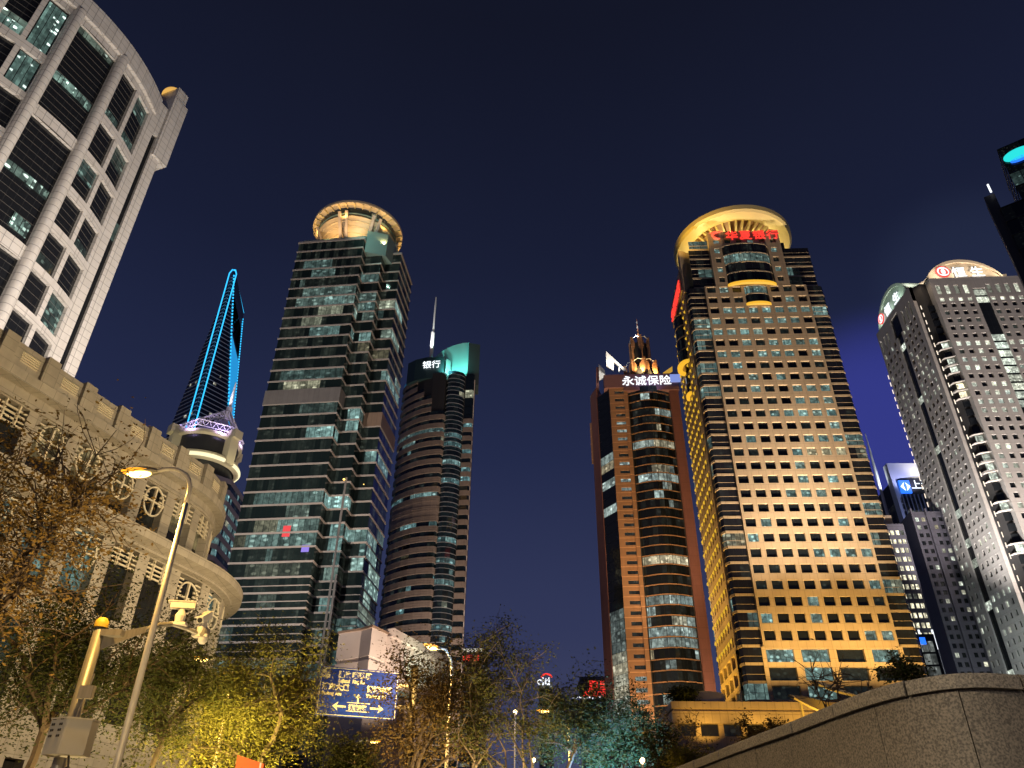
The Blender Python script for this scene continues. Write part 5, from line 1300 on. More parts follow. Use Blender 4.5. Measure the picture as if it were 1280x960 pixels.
# ================================================================== round crowned tower in front of it
RC = thing('crowned_round_tower', 'dark tower with a cream lit ring and a violet lattice tent on its roof', 'tower', (-118, 280, 0))
D0 = 305.0; pc = atD(262, 548, D0); cx, cy = pc.x, pc.y; zr = zat(255, 556, cx, cy-13); R = 12.4
oct_ = ngon(cx, cy, R*1.02, 8, math.radians(-112)); mb = MB(); mb.prism(ngon(cx, cy, R*.97, 40), zr-16, zr+7); mb.build('drum', M_dark, RC)
body = [(cx-15, cy+12), (cx-15, cy-6), (cx-9, cy-13.5), (cx+7, cy-14.5), (cx+15.5, cy-6), (cx+15.5, cy+12)]
mb = MB(); mb.prism(offset_poly(body, -.4), 0, zr-13); mb.build('core', M_dark_wall, RC)
mb = MB(); rr_ = random.Random(14)
for k in range(30):
    z = zr-17-4.4*k
    if z < 5: break
    rl = run_lights(rr_, 30, .75 if k in (1, 2, 3, 4) else .4, .4, .9, .05, .7); gl = MB(); glass_strip(gl, body, z, z+2.5, 1.6, lambda i, j, f: rl[i % 30] if (i % 6) else (0, 0, 0)); gl.build('window_band', G_boc, RC); mb.prism(offset_poly(body, .3), z+2.5, z+4.4)
mb.build('floor_bands', plain('violet_grey_stone', (.17, .15, .19), .6), RC)
mb = MB(); mb.lathe([(R+.2, zr-6.5), (R+2.0, zr-5.5), (R+2.3, zr-4.2), (R+1.9, zr-3.3), (R, zr-3.0)], cx, cy, 64); mb.lathe([(R, zr+4.5), (R+1.2, zr+5.2), (R+1.2, zr+6.4), (R, zr+7)], cx, cy, 64); mb.build('cove_ring', M_cream_metal, RC)
mb = MB(); mb.lathe([(R+2.0, zr-6.0), (R+2.6, zr-5.2), (R+2.5, zr-4.6)], cx, cy, 64); mb.build('cove_light', E_cove, RC)
for a in (-134, -27, 60, 150):
    t = math.radians(a); e = Vector((math.cos(t), math.sin(t), 0)); s_ = Vector((-e.y, e.x, 0)); mb = MB(); o = Vector((cx, cy, 0))+e*(R+.6)
    mb.box(o+Vector((0, 0, zr+1)), e*2.2, s_*2.0, (0, 0, 7.0)); mb.box(o+e*1.2+Vector((0, 0, zr+7)), e*2.4, s_*2.0, (0, 0, 1.8)); mb.build('buttress', M_cream_metal, RC)
zt2 = zat(287, 515, cx+6, cy); ap = Vector((cx+4.5, cy+1.5, zt2)); tr = MB(); base = [Vector((cx+R*1.1*math.cos(t), cy+R*1.1*math.sin(t), zr+8)) for t in [math.radians(-150+60*i) for i in range(6)]]
for i, b in enumerate(base):
    b2 = b+Vector((0, 0, 2.6)); ap2 = ap+Vector((0, 0, 2.2)); tr.tube([b, ap], .32, 5); tr.tube([b2, ap2], .32, 5); nb = base[(i+1) % 6]; tr.tube([b2, nb+Vector((0, 0, 2.6))], .28, 5); tr.tube([b, nb], .28, 5)
    for k in range(8):
        p, q = b.lerp(ap, k/8), b2.lerp(ap2, (k+.5)/8); tr.tube([p, q], .2, 4); tr.tube([q, b.lerp(ap, (k+1)/8)], .2, 4)
    for k in range(5): tr.tube([b.lerp(nb, k/5), (b2).lerp(nb+Vector((0, 0, 2.6)), (k+.5)/5)], .18, 4); tr.tube([b.lerp(nb, (k+1)/5), (b2).lerp(nb+Vector((0, 0, 2.6)), (k+.5)/5)], .18, 4)
tr.build('lattice_tent', M_white_paint, RC)
mb = MB(); n = 24
for i in range(n):
    a, b = 2*PI*i/n, 2*PI*(i+1)/n; f = lambda t: Vector((cx+R*.9*math.cos(t), cy+R*.9*math.sin(t), zr+7.2)); mb.face((f(a), f(b), ap-Vector((0, 0, 2.2))))
mb.build('tent_roof', plain('tent_fabric', (.5, .47, .6), .5), RC)
zt3 = zat(293, 478, ap.x, ap.y); mb = MB(); mb.tube([ap-Vector((0, 0, 3)), ap+Vector((0, 0, 3))], 1.3, 10); mb.tube([ap, ap+Vector((0, 0, (zt3-ap.z)*.6)), Vector((ap.x, ap.y, zt3))], [.8, .6, .3], 8); mb.build('mast', M_white_paint, RC)
for a in (-150, -100, -50, 0): t = math.radians(a); lamp('tent_lamp', (cx+17*math.cos(t), cy+17*math.sin(t), zr+6.5), 3000, (.60, .46, 1), (cx, cy, zr+12), 110, .7, .3)
lamp('mast_lamp', (ap.x-1, ap.y-6, ap.z), 12000, (.9, .85, 1), (ap.x, ap.y, ap.z+14), 60, .7, .3)
for a in (-160, -110, -62, -20): t = math.radians(a); lamp('buttress_lamp', (cx+23*math.cos(t), cy+23*math.sin(t), zr-9), 2100, (1, .90, .52), (cx+14*math.cos(t), cy+14*math.sin(t), zr+2), 110, .7, .3)

# ================================================================== small far buildings along the avenue
def far_block(name, label, px, py, wpx, D, mat, seed, lit, warm, hgt=None):
    o = thing(name, label, 'building', (0, 0, 0)); p = atD(px, py, D); w = wpx/960*math.hypot(p.length, 0); q = Vector((p.x-w/2, p.y)); o.location = (p.x, p.y, 0)
    F = Fac((q.x, q.y), -3); mb = MB(); mb.prism([F.xy(0), F.xy(w), F.xy(w, w), F.xy(0, w)], 0, p.z); mb.build('block', mat, o); rr = random.Random(seed); k = 0
    while p.z-3.6*(k+1) > 10 and k < 30:
        z = p.z-3.6*(k+1)-1; rl = run_lights(rr, 40, lit, .4, 1.1, warm, .5); gl = MB(); glass_strip(gl, [F.xy(.4, -.15), F.xy(w-.4, -.15)], z, z+2.4, 2.2, lambda i, j, f: rl[i % 40]); gl.build('window_band', G_far, o); k += 1
    return o, F, w, p.z
M_fb = plain('pale_render', (.30, .33, .36), .6); M_fb2 = plain('grey_render', (.16, .16, .19), .6)
o, F, w, z = far_block('distant_building', 'far pale building with a small red roof sign, behind the slender tree', 589, 815, 26, 640, M_fb, 1, .3, .6)
mb = MB()
for i in range(6): mb.box(F.p(3+2.3*i, z-5+.7*(i % 2), -.5), (.85, 0, 0), (0, .1, 0), (0, 0, 1.6+.5*(i % 3)))
mb.build('red_sign', E_red, o); mb = MB(); mb.prism([F.xy(w*.1, -.3), F.xy(w, -.3), F.xy(w, 5), F.xy(w*.1, 5)], z, z+2.5); mb.build('lit_parapet', glow('lit_parapet_light', (1, .93, .75), .9), o)
o, F, w, z = far_block('distant_building', 'far slab with a tall column of lit windows beside the red sign', 604, 810, 12, 655, M_fb2, 2, .8, .9)
o, F, w, z = far_block('distant_building', 'far dark block with a small white word under a red arc', 682, 853, 16, 700, M_fb2, 3, .35, .1)
text('sign_lettering', 'citi', 9.5, E_white, o, F.p(-1.5, z-2.2, -.5), (F.U[0], F.U[1], 0), (0, 0, 1), .2, .18)
mb = MB(); c_ = w*.58; mb.tube([F.p(c_+4.6*math.cos(t), z+3.2+3.6*math.sin(t), -.5) for t in [math.radians(15+15*i) for i in range(11)]], .75, 6); mb.build('red_arc', E_red, o)
o, F, w, z = far_block('distant_building', 'far glass block with red Chinese characters over red Latin letters', 742, 846, 33, 760, plain('blue_render', (.10, .11, .16), .5), 4, .12, .9)
text('sign_lettering', '震旦', 9.4, E_red, o, F.p(w*.30, z-11.5, -.5), (F.U[0], F.U[1], 0), (0, 0, 1), .2, .2)
text('sign_lettering', 'AURORA', 6.3, E_red, o, F.p(w*.12, z-17.5, -.5), (F.U[0], F.U[1], 0), (0, 0, 1), .2, .2)
mb = MB()
for i in range(9): mb.box(F.p(-6+3.0*i, z-19.5+(i % 3)*.5, -.6), (1.0, 0, 0), (0, .1, 0), (0, 0, .6))
mb.build('roof_lights', E_white, o)

lamp('skyscraper_flood', (E1.x+90, E1.y-230, 40), 420000, (.75, .80, 1), (E1.x, E1.y, 340), 60, .9, 2)
# ================================================================== granite wall, right foreground
GW = thing('granite_wall', 'speckled granite wall with a rounded coping across the lower right corner', 'wall', (3.4, 8, 0))
M_gr = stone('speckled_granite', (.155, .135, .112), 50, 50, .0, 1, .10, rough=.7, nscale=1.6, speck=55)
M_gr2 = stone('coping_granite', (.20, .178, .15), 50, 50, .0, 1, .10, rough=.65, nscale=2.2, speck=60)
ctrl = [(1.2, 20), (2.05, 15.5), (2.5, 12.6), (2.8, 10.2), (3.0, 8.9), (3.1, 8.05), (3.22, 7.3), (3.38, 6.83), (3.68, 6.52), (4.2, 6.55), (5.0, 6.85), (6.4, 7.5), (9, 8.8)]
path = []
for i in range(len(ctrl)-1):
    p0, p1, p2, p3 = (Vector(ctrl[max(0, min(len(ctrl)-1, j))]) for j in (i-1, i, i+1, i+2))
    for k in range(10):
        t = k/10; path.append(.5*((2*p1)+(-p0+p2)*t+(2*p0-5*p1+4*p2-p3)*t*t+(-p0+3*p1-3*p2+p3)*t**3))
path.append(Vector(ctrl[-1]))
acc = [0]
for a, b in zip(path, path[1:]): acc.append(acc[-1]+(b-a).length)
def wp_(s):
    s = max(0, min(acc[-1]-1e-4, s))
    for i in range(len(acc)-1):
        if acc[i+1] >= s:
            t = (s-acc[i])/(acc[i+1]-acc[i]); return path[i].lerp(path[i+1], t)
def wn(s):
    d = (wp_(s+.05)-wp_(s-.05)).normalized(); return Vector((d.y, -d.x))*-1      # points away from the camera side
HT = 3.1
def seg(s0, s1, d0, d1, z0, z1, name, mat, bev=.02, n=7):
    mb = MB(); prof = [(d0, z0), (d0, z1-bev), (d0+bev*.3, z1-bev*.3), (d0+bev, z1), (d1, z1), (d1, z0)]; rows = []
    for i in range(n+1):
        s = s0+(s1-s0)*i/n; p = wp_(s); q = wn(s); rows.append([(p.x+q.x*d, p.y+q.y*d, z) for d, z in prof])
    for a, b in zip(rows, rows[1:]):
        for j in range(len(prof)): k = (j+1) % len(prof); mb.face((a[j], b[j], b[k], a[k]))
    mb.face(rows[0]); mb.face(list(reversed(rows[-1]))); return mb.build(name, mat, GW, smooth=False)
s = 0; r_ = random.Random(2)
while s < acc[-1]-.2:
    w = .86+r_.uniform(-.02, .02); seg(s+.0045, min(acc[-1], s+w-.0045), .03+r_.uniform(-.002, .002), .4, 0, HT-.125, 'wall_panel', M_gr, .004); s += w
s = .3
while s < acc[-1]-.2:
    w = .98+r_.uniform(-.1, .1); seg(s+.011, min(acc[-1], s+w-.011), -.012+r_.uniform(-.004, .004), .46, HT-.118+r_.uniform(-.002, .002), HT+r_.uniform(-.004, .004), 'coping_stone', M_gr2, .028); s += w

# ================================================================== street lamps
M_pole = plain('lamp_pole_paint', (.74, .72, .67), .4, .1, var=.10, scale=6, streak=.12)
M_galv = plain('galvanised_steel', (.27, .26, .245), .4, .3, var=.15, scale=8, streak=.2)
SODIUM = (1, .56, .13)
def street_lamp(x, y, h, ang, label, power, r=.078, reach=1.15, col=SODIUM):
    t = thing('street_lamp', label, 'street lamp', (x, y, 0), 'sodium street lamps along the road')
    e = Vector((math.cos(math.radians(ang)), math.sin(math.radians(ang)), 0)); b = Vector((x, y, 0))
    mb = MB(); mb.tube([b, b+Vector((0, 0, h*.5)), b+Vector((0, 0, h-1.0))], [r, r*.86, r*.68], 14); mb.build('pole', M_pole, t, smooth=True)
    mb = MB(); mb.lathe([(r*2.2, 0), (r*2.2, .05), (r*1.4, .08), (r*1.35, .5), (r*1.0, .55)], x, y, 14); mb.build('base', M_pole, t)
    pts = [b+Vector((0, 0, h-1.02))]
    for k in range(13):
        a = PI/2*k/12*1.12; pts.append(b+e*(.62*(1-math.cos(a)))+Vector((0, 0, h-.72+.62*math.sin(a))))
    last = pts[-1]; pts.append(last+e*(reach-.7)*.6+Vector((0, 0, -.06)))
    mb = MB(); mb.tube(pts, [r*.67]*8+[r*.6]*7, 10); mb.build('arm', M_pole, t, smooth=True)
    hb = pts[-1]; s_ = Vector((-e.y, e.x, 0)); mb = MB(); N = 12; rings = []
    for i in range(7):
        f = i/6; w = .17*math.sin(PI*(.12+.80*f))**.7; hh = .13*math.sin(PI*(.12+.8*f))**.8; c = hb+e*(f*.78-.12)
        rings.append([c+s_*w*math.cos(2*PI*k/N)+Vector((0, 0, hh*max(-.25, math.sin(2*PI*k/N)))) for k in range(N)])
    for a, c in zip(rings, rings[1:]):
        for k in range(N): mb.face((a[k], a[(k+1) % N], c[(k+1) % N], c[k]))
    mb.face(rings[0]); mb.face(list(reversed(rings[-1]))); mb.build('lamp_head', M_galv, t)
    mb = MB(); c = hb+e*.34-Vector((0, 0, .03)); prof = 6
    rows = []
    for i in range(prof+1):
        f = i/prof; rr = math.cos(f*PI/2); rows.append([c+e*.30*rr*math.cos(2*PI*k/14)+s_*.14*rr*math.sin(2*PI*k/14)-Vector((0, 0, .10*math.sin(f*PI/2))) for k in range(14)])
    for a, d in zip(rows, rows[1:]):
        for k in range(14): mb.face((a[k], a[(k+1) % 14], d[(k+1) % 14], d[k]))
    mb.build('lens', E_amber, t)
    mb = MB(); rows = []
    for i in range(5):
        f = i/4*.8; rr = math.cos(f*PI/2)*1.25; rows.append([c+e*(.04+.33*rr*math.cos(2*PI*k/14))+s_*.17*rr*math.sin(2*PI*k/14)-Vector((0, 0, -.05+.08*math.sin(f*PI/2))) for k in range(14)])
    for a, d in zip(rows, rows[1:]):
        for k in range(14): mb.face((a[k], a[(k+1) % 14], d[(k+1) % 14], d[k]))
    mb.build('bowl', E_halo, t)  # glowing shell added for the orange halo around the lens
    lamp('lamp_light', c-Vector((0, 0, .16)), power, col, c-Vector((0, 0, 5)), 168, .5, .14, parent=t)
    return t
p = atD(150, 942, 18); street_lamp(p.x, p.y, zat(226, 572, p.x, p.y)-.1, 176, 'tall pale street lamp with a curved arm and amber head, before the stone building', 1900)
p = atD(561, 900, 31.5); street_lamp(p.x, p.y, zat(556, 812, p.x, p.y), 238, 'street lamp with a glowing amber head beside the blue road sign', 2800)
p = atD(280, 900, 33); street_lamp(p.x, p.y, zat(268, 816, p.x, p.y), 184, 'street lamp whose amber head glows inside the bright yellow tree', 9000)
street_lamp(-10.4, -1.5, 10, 0, 'street lamp on the left pavement behind the viewer', 9000, col=(1, .80, .52))  # unseen lamp added to light the nearest tree and the lamp pole
street_lamp(5.6, -6.5, 10, 180, 'street lamp on the right pavement behind the viewer', 3000, col=(1, .86, .66))  # unseen lamp added to light the granite wall
street_lamp(3.4, 46, 10, 180, 'street lamp deep down the avenue hidden by the central trees', 4200)  # unseen lamp added for general warm light on the trees
street_lamp(-10.5, 58, 10, 0, 'street lamp before the pale podium block hidden by trees', 5200)  # another unseen lamp, put in for warm fill
def globe(px, py, D, label):
    p = atD(px, py, D); t = thing('globe_lamp', label, 'lamp', (p.x, p.y, 0), 'small lamps among the trees')
    mb = MB(); mb.tube([(p.x, p.y, 0), (p.x, p.y, p.z-.1)], .035, 8); mb.build('post', M_galv, t); mb = MB(); mb.lathe([(.02, p.z-.09), (.07, p.z-.06), (.085, p.z), (.07, p.z+.06), (.02, p.z+.09)], p.x, p.y, 14); mb.build('globe', glow('globe_light', (1, .72, .38), 6.0), t, smooth=True)
globe(644, 890, 34, 'small bright lamp seen through the slender trees at centre'); globe(667, 950, 36, 'small lamp at the bottom edge between the central trees')
globe(748, 906, 30, 'amber lamp glowing in the leaves beside the teal lit tree'); globe(803, 951, 27, 'pale bollard lamp at the foot of the teal lit tree')

# ================================================================== camera pole
p = atD(76, 950, 20); hz = zat(126, 783, p.x, p.y); x, y = p.x, p.y
CP = thing('camera_pole', 'grey steel pole with a yellow cap, tapering side arm and control box', 'pole', (x, y, 0))
mb = MB(); mb.tube([(x, y, 0), (x, y, hz)], [.16, .125], 16); mb.build('pole', M_galv, CP, smooth=True)
mb = MB(); mb.lathe([(.15, hz-.03), (.155, hz+.05), (.135, hz+.13), (.08, hz+.19), (.005, hz+.21)], x, y, 16); mb.build('cap', plain('yellow_cap', (.62, .42, .05), .5), CP, smooth=True)
b = Vector((x, y, hz-.35)); arm = [b]+[atD(px, py, d) for px, py, d in ((182, 787, 20.3), (200, 781, 20.4), (216, 780, 20.5), (234, 786, 20.6), (254, 795, 20.7))]
mb = MB(); a0, a1 = arm[0], arm[1]
for f0, f1 in ((0, 1),):
    d = (a1-a0).normalized(); n_ = Vector((-d.y, d.x, 0)).normalized(); q0 = [a0+n_*s_*.09+Vector((0, 0, h)) for s_ in (-1, 1) for h in (-.22, .12)]; q1 = [a1+n_*s_*.06+Vector((0, 0, h)) for s_ in (-1, 1) for h in (-.07, .07)]
    for i, j in ((0, 1), (1, 3), (3, 2), (2, 0)): mb.face((q0[i], q0[j], q1[j], q1[i]))
    mb.face((q0[0], q0[1], q0[3], q0[2])); mb.face((q1[0], q1[1], q1[3], q1[2]))
mb.tube(arm[1:], [.065, .06, .055, .05, .045], 10); mb.box(b+Vector((.28, 0, .2)), (.26, 0, 0), (0, .1, 0), (0, 0, .07)); mb.build('arm', M_galv, CP)
bz0, bz1 = zat(80, 948, x, y), zat(92, 905, x, y); bc = Vector((x+.25, y-.42, 0)); hexp = [(bc.x+dx, bc.y+dy) for dx, dy in ((-.42, .28), (-.42, -.08), (-.02, -.26), (.02, -.26), (.40, -.02), (.40, .28))]
mb = MB(); mb.prism(hexp, bz0, bz1); mb.prism(offset_poly(hexp, .02), bz1, bz1+.03); mb.build('control_box', plain('box_paint', (.42, .41, .38), .5, var=.05), CP)
for j in range(5):
    for i in range(2):
        for k in range(2): mb = MB(); mb.box((bc.x-.36+.2*i+.05*k, bc.y-.105-.09*i-.025*k-.012, bz0+.34+.11*j), (.013, -.006, 0), (.003, .006, 0), (0, 0, .022)); mb.build('box_vent', M_dark, CP)
mb = MB(); mb.box((x+.22, y-.2, (zat(105, 868, x, y))), (.15, 0, 0), (0, .06, 0), (0, 0, .13)); mb.tube([(x+.24, y-.2, zat(105, 868, x, y)), (x+.27, y-.2, zat(112, 845, x, y))], .018, 6); mb.tube([(x+.2, y-.2, zat(105, 868, x, y)), (x+.16, y-.22, bz1)], .018, 6); mb.build('junction_box', M_galv, CP)
mb = MB(); mb.tube([(bc.x+.1, bc.y, bz0+.02), (bc.x+.16, bc.y, bz0-.2), (bc.x-.05, bc.y+.1, bz0-.32), (x, y, bz0-.3)], .022, 6); mb.build('cable', M_dark, CP)
def cctv(label, px, py, D, ang, tilt, L_=.62, foot=None):
    c = atD(px, py, D); t = thing('security_camera', label, 'camera', tuple(c)); e = Vector((math.cos(math.radians(ang))*math.cos(tilt), math.sin(math.radians(ang))*math.cos(tilt), math.sin(tilt))); s_ = e.cross(Vector((0, 0, 1))).normalized(); u_ = s_.cross(e)
    mb = MB(); mb.box(c, e*L_*.46, s_*.085, u_*.075); mb.build('housing', M_white_paint, t)
    mb = MB(); mb.box(c+u_*.088+e*.03, e*L_*.52, s_*.105, u_*.01); mb.build('sunshield', M_white_paint, t)
    mb = MB(); mb.tube([c+e*L_*.45, c+e*L_*.49], .062, 12); mb.build('lens_front', M_dark, t)
    mb = MB(); mb.tube([c-u_*.07, c-Vector((0, 0, .26)), c-Vector((0, 0, .42))], [.05, .13, .11], 12); mb.box(c-Vector((0, 0, .45)), (.19, 0, 0), (0, .1, 0), (0, 0, .03)); mb.build('mount', M_white_paint, t)
    f = Vector(foot) if foot else c-Vector((0, 0, .8)); mb = MB(); mb.tube([c-Vector((0, 0, .45)), f], .03, 8); mb.build('stem', M_galv, t)
cctv('white bullet security camera aimed left, standing on the steel side arm', 229, 757, 20.5, 196, -.05, foot=arm[4])
cctv('white bullet security camera tilted down at the tip of the side arm', 256, 772, 20.7, 262, -.55, .5, foot=arm[5])
c = atD(254, 797, 20.7); t = thing('dome_camera', 'small grey dome camera hanging below the tip of the side arm', 'camera', tuple(c)); mb = MB(); mb.lathe([(.03, c.z+.25), (.13, c.z+.2), (.14, c.z+.05), (.13, c.z), (.005, c.z)], c.x, c.y, 16); mb.build('housing', M_galv, t); mb = MB(); mb.lathe([(.12, c.z), (.11, c.z-.09), (.06, c.z-.15), (.002, c.z-.16)], c.x, c.y, 16); mb.build('dome', M_white_paint, t, smooth=True)

# ================================================================== road sign
D_ = 31.0; tl = atD(402, 832, D_); bl = atD(391.5, 893.5, D_); tr_ = atD(500, 834, D_+.4)
RS = thing('road_sign', 'large blue direction sign with white Chinese street names, partly behind leaves', 'sign', (tr_.x+.3, tr_.y+.2, 0))
Ux = Vector((tr_.x-tl.x, tr_.y-tl.y, 0)); Wd = Ux.length; Ux.normalize(); Nn = Vector((Ux.y, -Ux.x, 0)); Hh = tl.z-bl.z; O_ = Vector((tl.x, tl.y, tl.z-Hh))
sg = lambda a, b, o=0: O_+Ux*(a*Wd)+Vector((0, 0, b*Hh))+Nn*o
M_sb = plain('sign_blue', (.010, .034, .36), .35, var=.04); M_sw_ = plain('sign_white', (.58, .58, .55), .4, var=.03)
mb = MB(); mb.box(sg(.5, .5, -.03), Ux*Wd/2, Nn*.03, (0, 0, Hh/2)); mb.build('panel', M_sb, RS)
def flat(mb, pts, o): mb.face([sg(a, b, o) for a, b in pts])
mb = MB()
for a0, b0, a1, b1 in ((.012, .02, .988, .034), (.012, .966, .988, .98), (.012, .034, .02, .966), (.98, .034, .988, .966)): flat(mb, ((a0, b0), (a1, b0), (a1, b1), (a0, b1)), .004)
flat(mb, ((.022, .765), (.125, .765), (.125, .962), (.022, .962)), .006); mb.build('border', M_sw_, RS)
mb = MB(); flat(mb, ((.034, .79), (.050, .80), (.066, .79), (.050, .875)), .010); mb.build('compass_needle', M_sb, RS)
text('lettering', '西', Hh*.11, M_sb, RS, sg(.070, .85, .010), Ux, (0, 0, 1), .002, .008)
def word(body, a, b, size, st=1.0, bold=.012): text('lettering', body, Hh*size, M_sw_, RS, sg(a, b, .008), Ux, (0, 0, 1), .002, bold*Hh*.5, st)
word('陆家嘴环路', .225, .80, .150, .98); word('Lujiazui', .235, .69, .098, .84); word('Ring', .41, .69, .098, .84); word('Rd', .51, .69, .098, .84); word('浦东大道', .035, .535, .150, .98); word('Pudong', .05, .42, .098, .84); word('Ave', .215, .42, .098, .84); word('银城中路', .60, .535, .150, .95); word('Yincheng', .60, .42, .098, .84); word('Rd', .80, .42, .098, .84)
mb = MB()
flat(mb, ((.495, .30), (.515, .30), (.515, .40), (.495, .40)), .008); flat(mb, ((.472, .39), (.505, .475), (.538, .39), (.505, .41)), .008)
flat(mb, ((.37, .285), (.66, .285), (.66, .30), (.37, .30)), .008); flat(mb, ((.37, .115), (.66, .115), (.66, .13), (.37, .13)), .008)
for s_ in (-1, 1):
    m_ = .515; f = lambda a: m_+s_*a
    flat(mb, ((f(.15), .185), (f(.27), .185), (f(.27), .225), (f(.15), .225)), .008); flat(mb, ((f(.25), .115), (f(.32), .205), (f(.25), .295), (f(.268), .205)), .008)
mb.build('arrows', M_sw_, RS)
word('银城东路', .395, .155, .12, .82)
mb = MB(); post = Vector((tr_.x+.55, tr_.y+.25, 0)); mb.tube([post, post+Vector((0, 0, tl.z+.3))], [.17, .14], 14); mb.build('post', M_dark, RS, smooth=True)
mb = MB()
for b in (.28, .72): mb.bar(post+Vector((0, 0, O_.z+Hh*b)), sg(.05, b, -.12), .1, .12)
mb.build('brackets', M_galv, RS)

# ================================================================== orange board at the bottom edge
D_ = 13.0; a, b, c = atD(298, 944, D_), atD(331, 955, D_-.3), atD(291, 985, D_)
OB = thing('orange_board', 'tilted orange red warning board with a dark triangle, cut off by the bottom edge', 'sign', (a.x, a.y, 0))
u_ = (b-a); v_ = (c-a); n_ = u_.cross(v_).normalized()
mb = MB(); cc_ = a+u_/2+v_/2; mb.box(cc_, u_/2, v_/2, n_*.02); mb.build('board', plain('orange_board_paint', (.62, .13, .035), .45, var=.05), OB)
n_ = n_ if n_.dot(EYE-cc_) > 0 else -n_
pt = lambda s_, t_, o=.025: a+u_*s_+v_*t_+n_*o
mb = MB(); mb.face([pt(.10, .75), pt(.22, .30), pt(.36, .75)]); mb.build('triangle', plain('sign_navy', (.02, .02, .08), .5), OB)
mb = MB(); mb.face([pt(.14, .71, .03), pt(.22, .42, .03), pt(.31, .71, .03)]); mb.build('triangle_face', M_sw_, OB)
mb = MB(); mb.face([pt(.86, 0), pt(.92, 0), pt(.92, 1), pt(.86, 1)]); mb.face([pt(.45, .5), pt(.52, .5), pt(.52, .62), pt(.45, .62)]); mb.face([pt(.56, .5), pt(.7, .5), pt(.7, .58), pt(.56, .58)]); mb.build('lettering', M_sw_, OB)
mb = MB(); f = a+u_*.5+v_; mb.tube([f, Vector((f.x, f.y, 0))], .04, 8); mb.build('post', M_galv, OB)


# ================================================================== trees
def leafmat(name, c1, c2, trans=.35):
    M = bpy.data.materials.new(name); M.use_nodes = True; t = M.node_tree; t.nodes.clear()
    g = nd(t, 'ShaderNodeTexCoord').outputs['Object']; n = nd(t, 'ShaderNodeTexNoise', ins={'Vector': g, 'Scale': 1.4, 'Detail': 5.0, 'Roughness': .7})
    geo = nd(t, 'ShaderNodeNewGeometry')
    f = mth(t, 'ADD', mth(t, 'MULTIPLY', n.outputs[0], .7), mth(t, 'MULTIPLY', geo.outputs['Random Per Island'], .4), clamp=True)
    c = mixc(t, f, c1, c2)
    d = nd(t, 'ShaderNodeBsdfPrincipled', ins={'Base Color': c, 'Roughness': .75}); d.inputs['Specular IOR Level'].default_value = .15
    tr = nd(t, 'ShaderNodeBsdfTranslucent', ins={'Color': c}); mx = nd(t, 'ShaderNodeMixShader', ins={0: trans, 1: d.outputs[0], 2: tr.outputs[0]})
    nd(t, 'ShaderNodeOutputMaterial', ins={0: mx.outputs[0]}); return M
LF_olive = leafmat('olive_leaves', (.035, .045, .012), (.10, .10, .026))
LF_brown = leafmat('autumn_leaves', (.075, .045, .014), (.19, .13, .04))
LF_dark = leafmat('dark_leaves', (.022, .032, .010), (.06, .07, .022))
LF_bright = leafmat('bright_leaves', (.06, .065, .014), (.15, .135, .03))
M_bark = plain('bark', (.085, .06, .04), .9, var=.4, scale=9, bump=.5)
M_bark2 = plain('pale_bark', (.17, .13, .09), .9, var=.35, scale=9, bump=.5)
def leaves_into(v, f, c, sg_, n, size, R):
    for _ in range(n):
        p = Vector((c.x+R.gauss(0, sg_), c.y+R.gauss(0, sg_), c.z+R.gauss(0, sg_*.8)))
        a = R.uniform(0, 2*PI); el = R.uniform(-.9, .5); e = Vector((math.cos(a)*math.cos(el), math.sin(a)*math.cos(el), math.sin(el)))
        s_ = e.cross(Vector((R.gauss(0, .6), R.gauss(0, .6), 1))).normalized(); L_ = size*R.uniform(.6, 1.25); w = L_*R.uniform(.20, .32); i = len(v)
        v.extend((tuple(p), tuple(p+e*L_*.45+s_*w), tuple(p+e*L_), tuple(p+e*L_*.45-s_*w))); f.append((i, i+1, i+2, i+3))
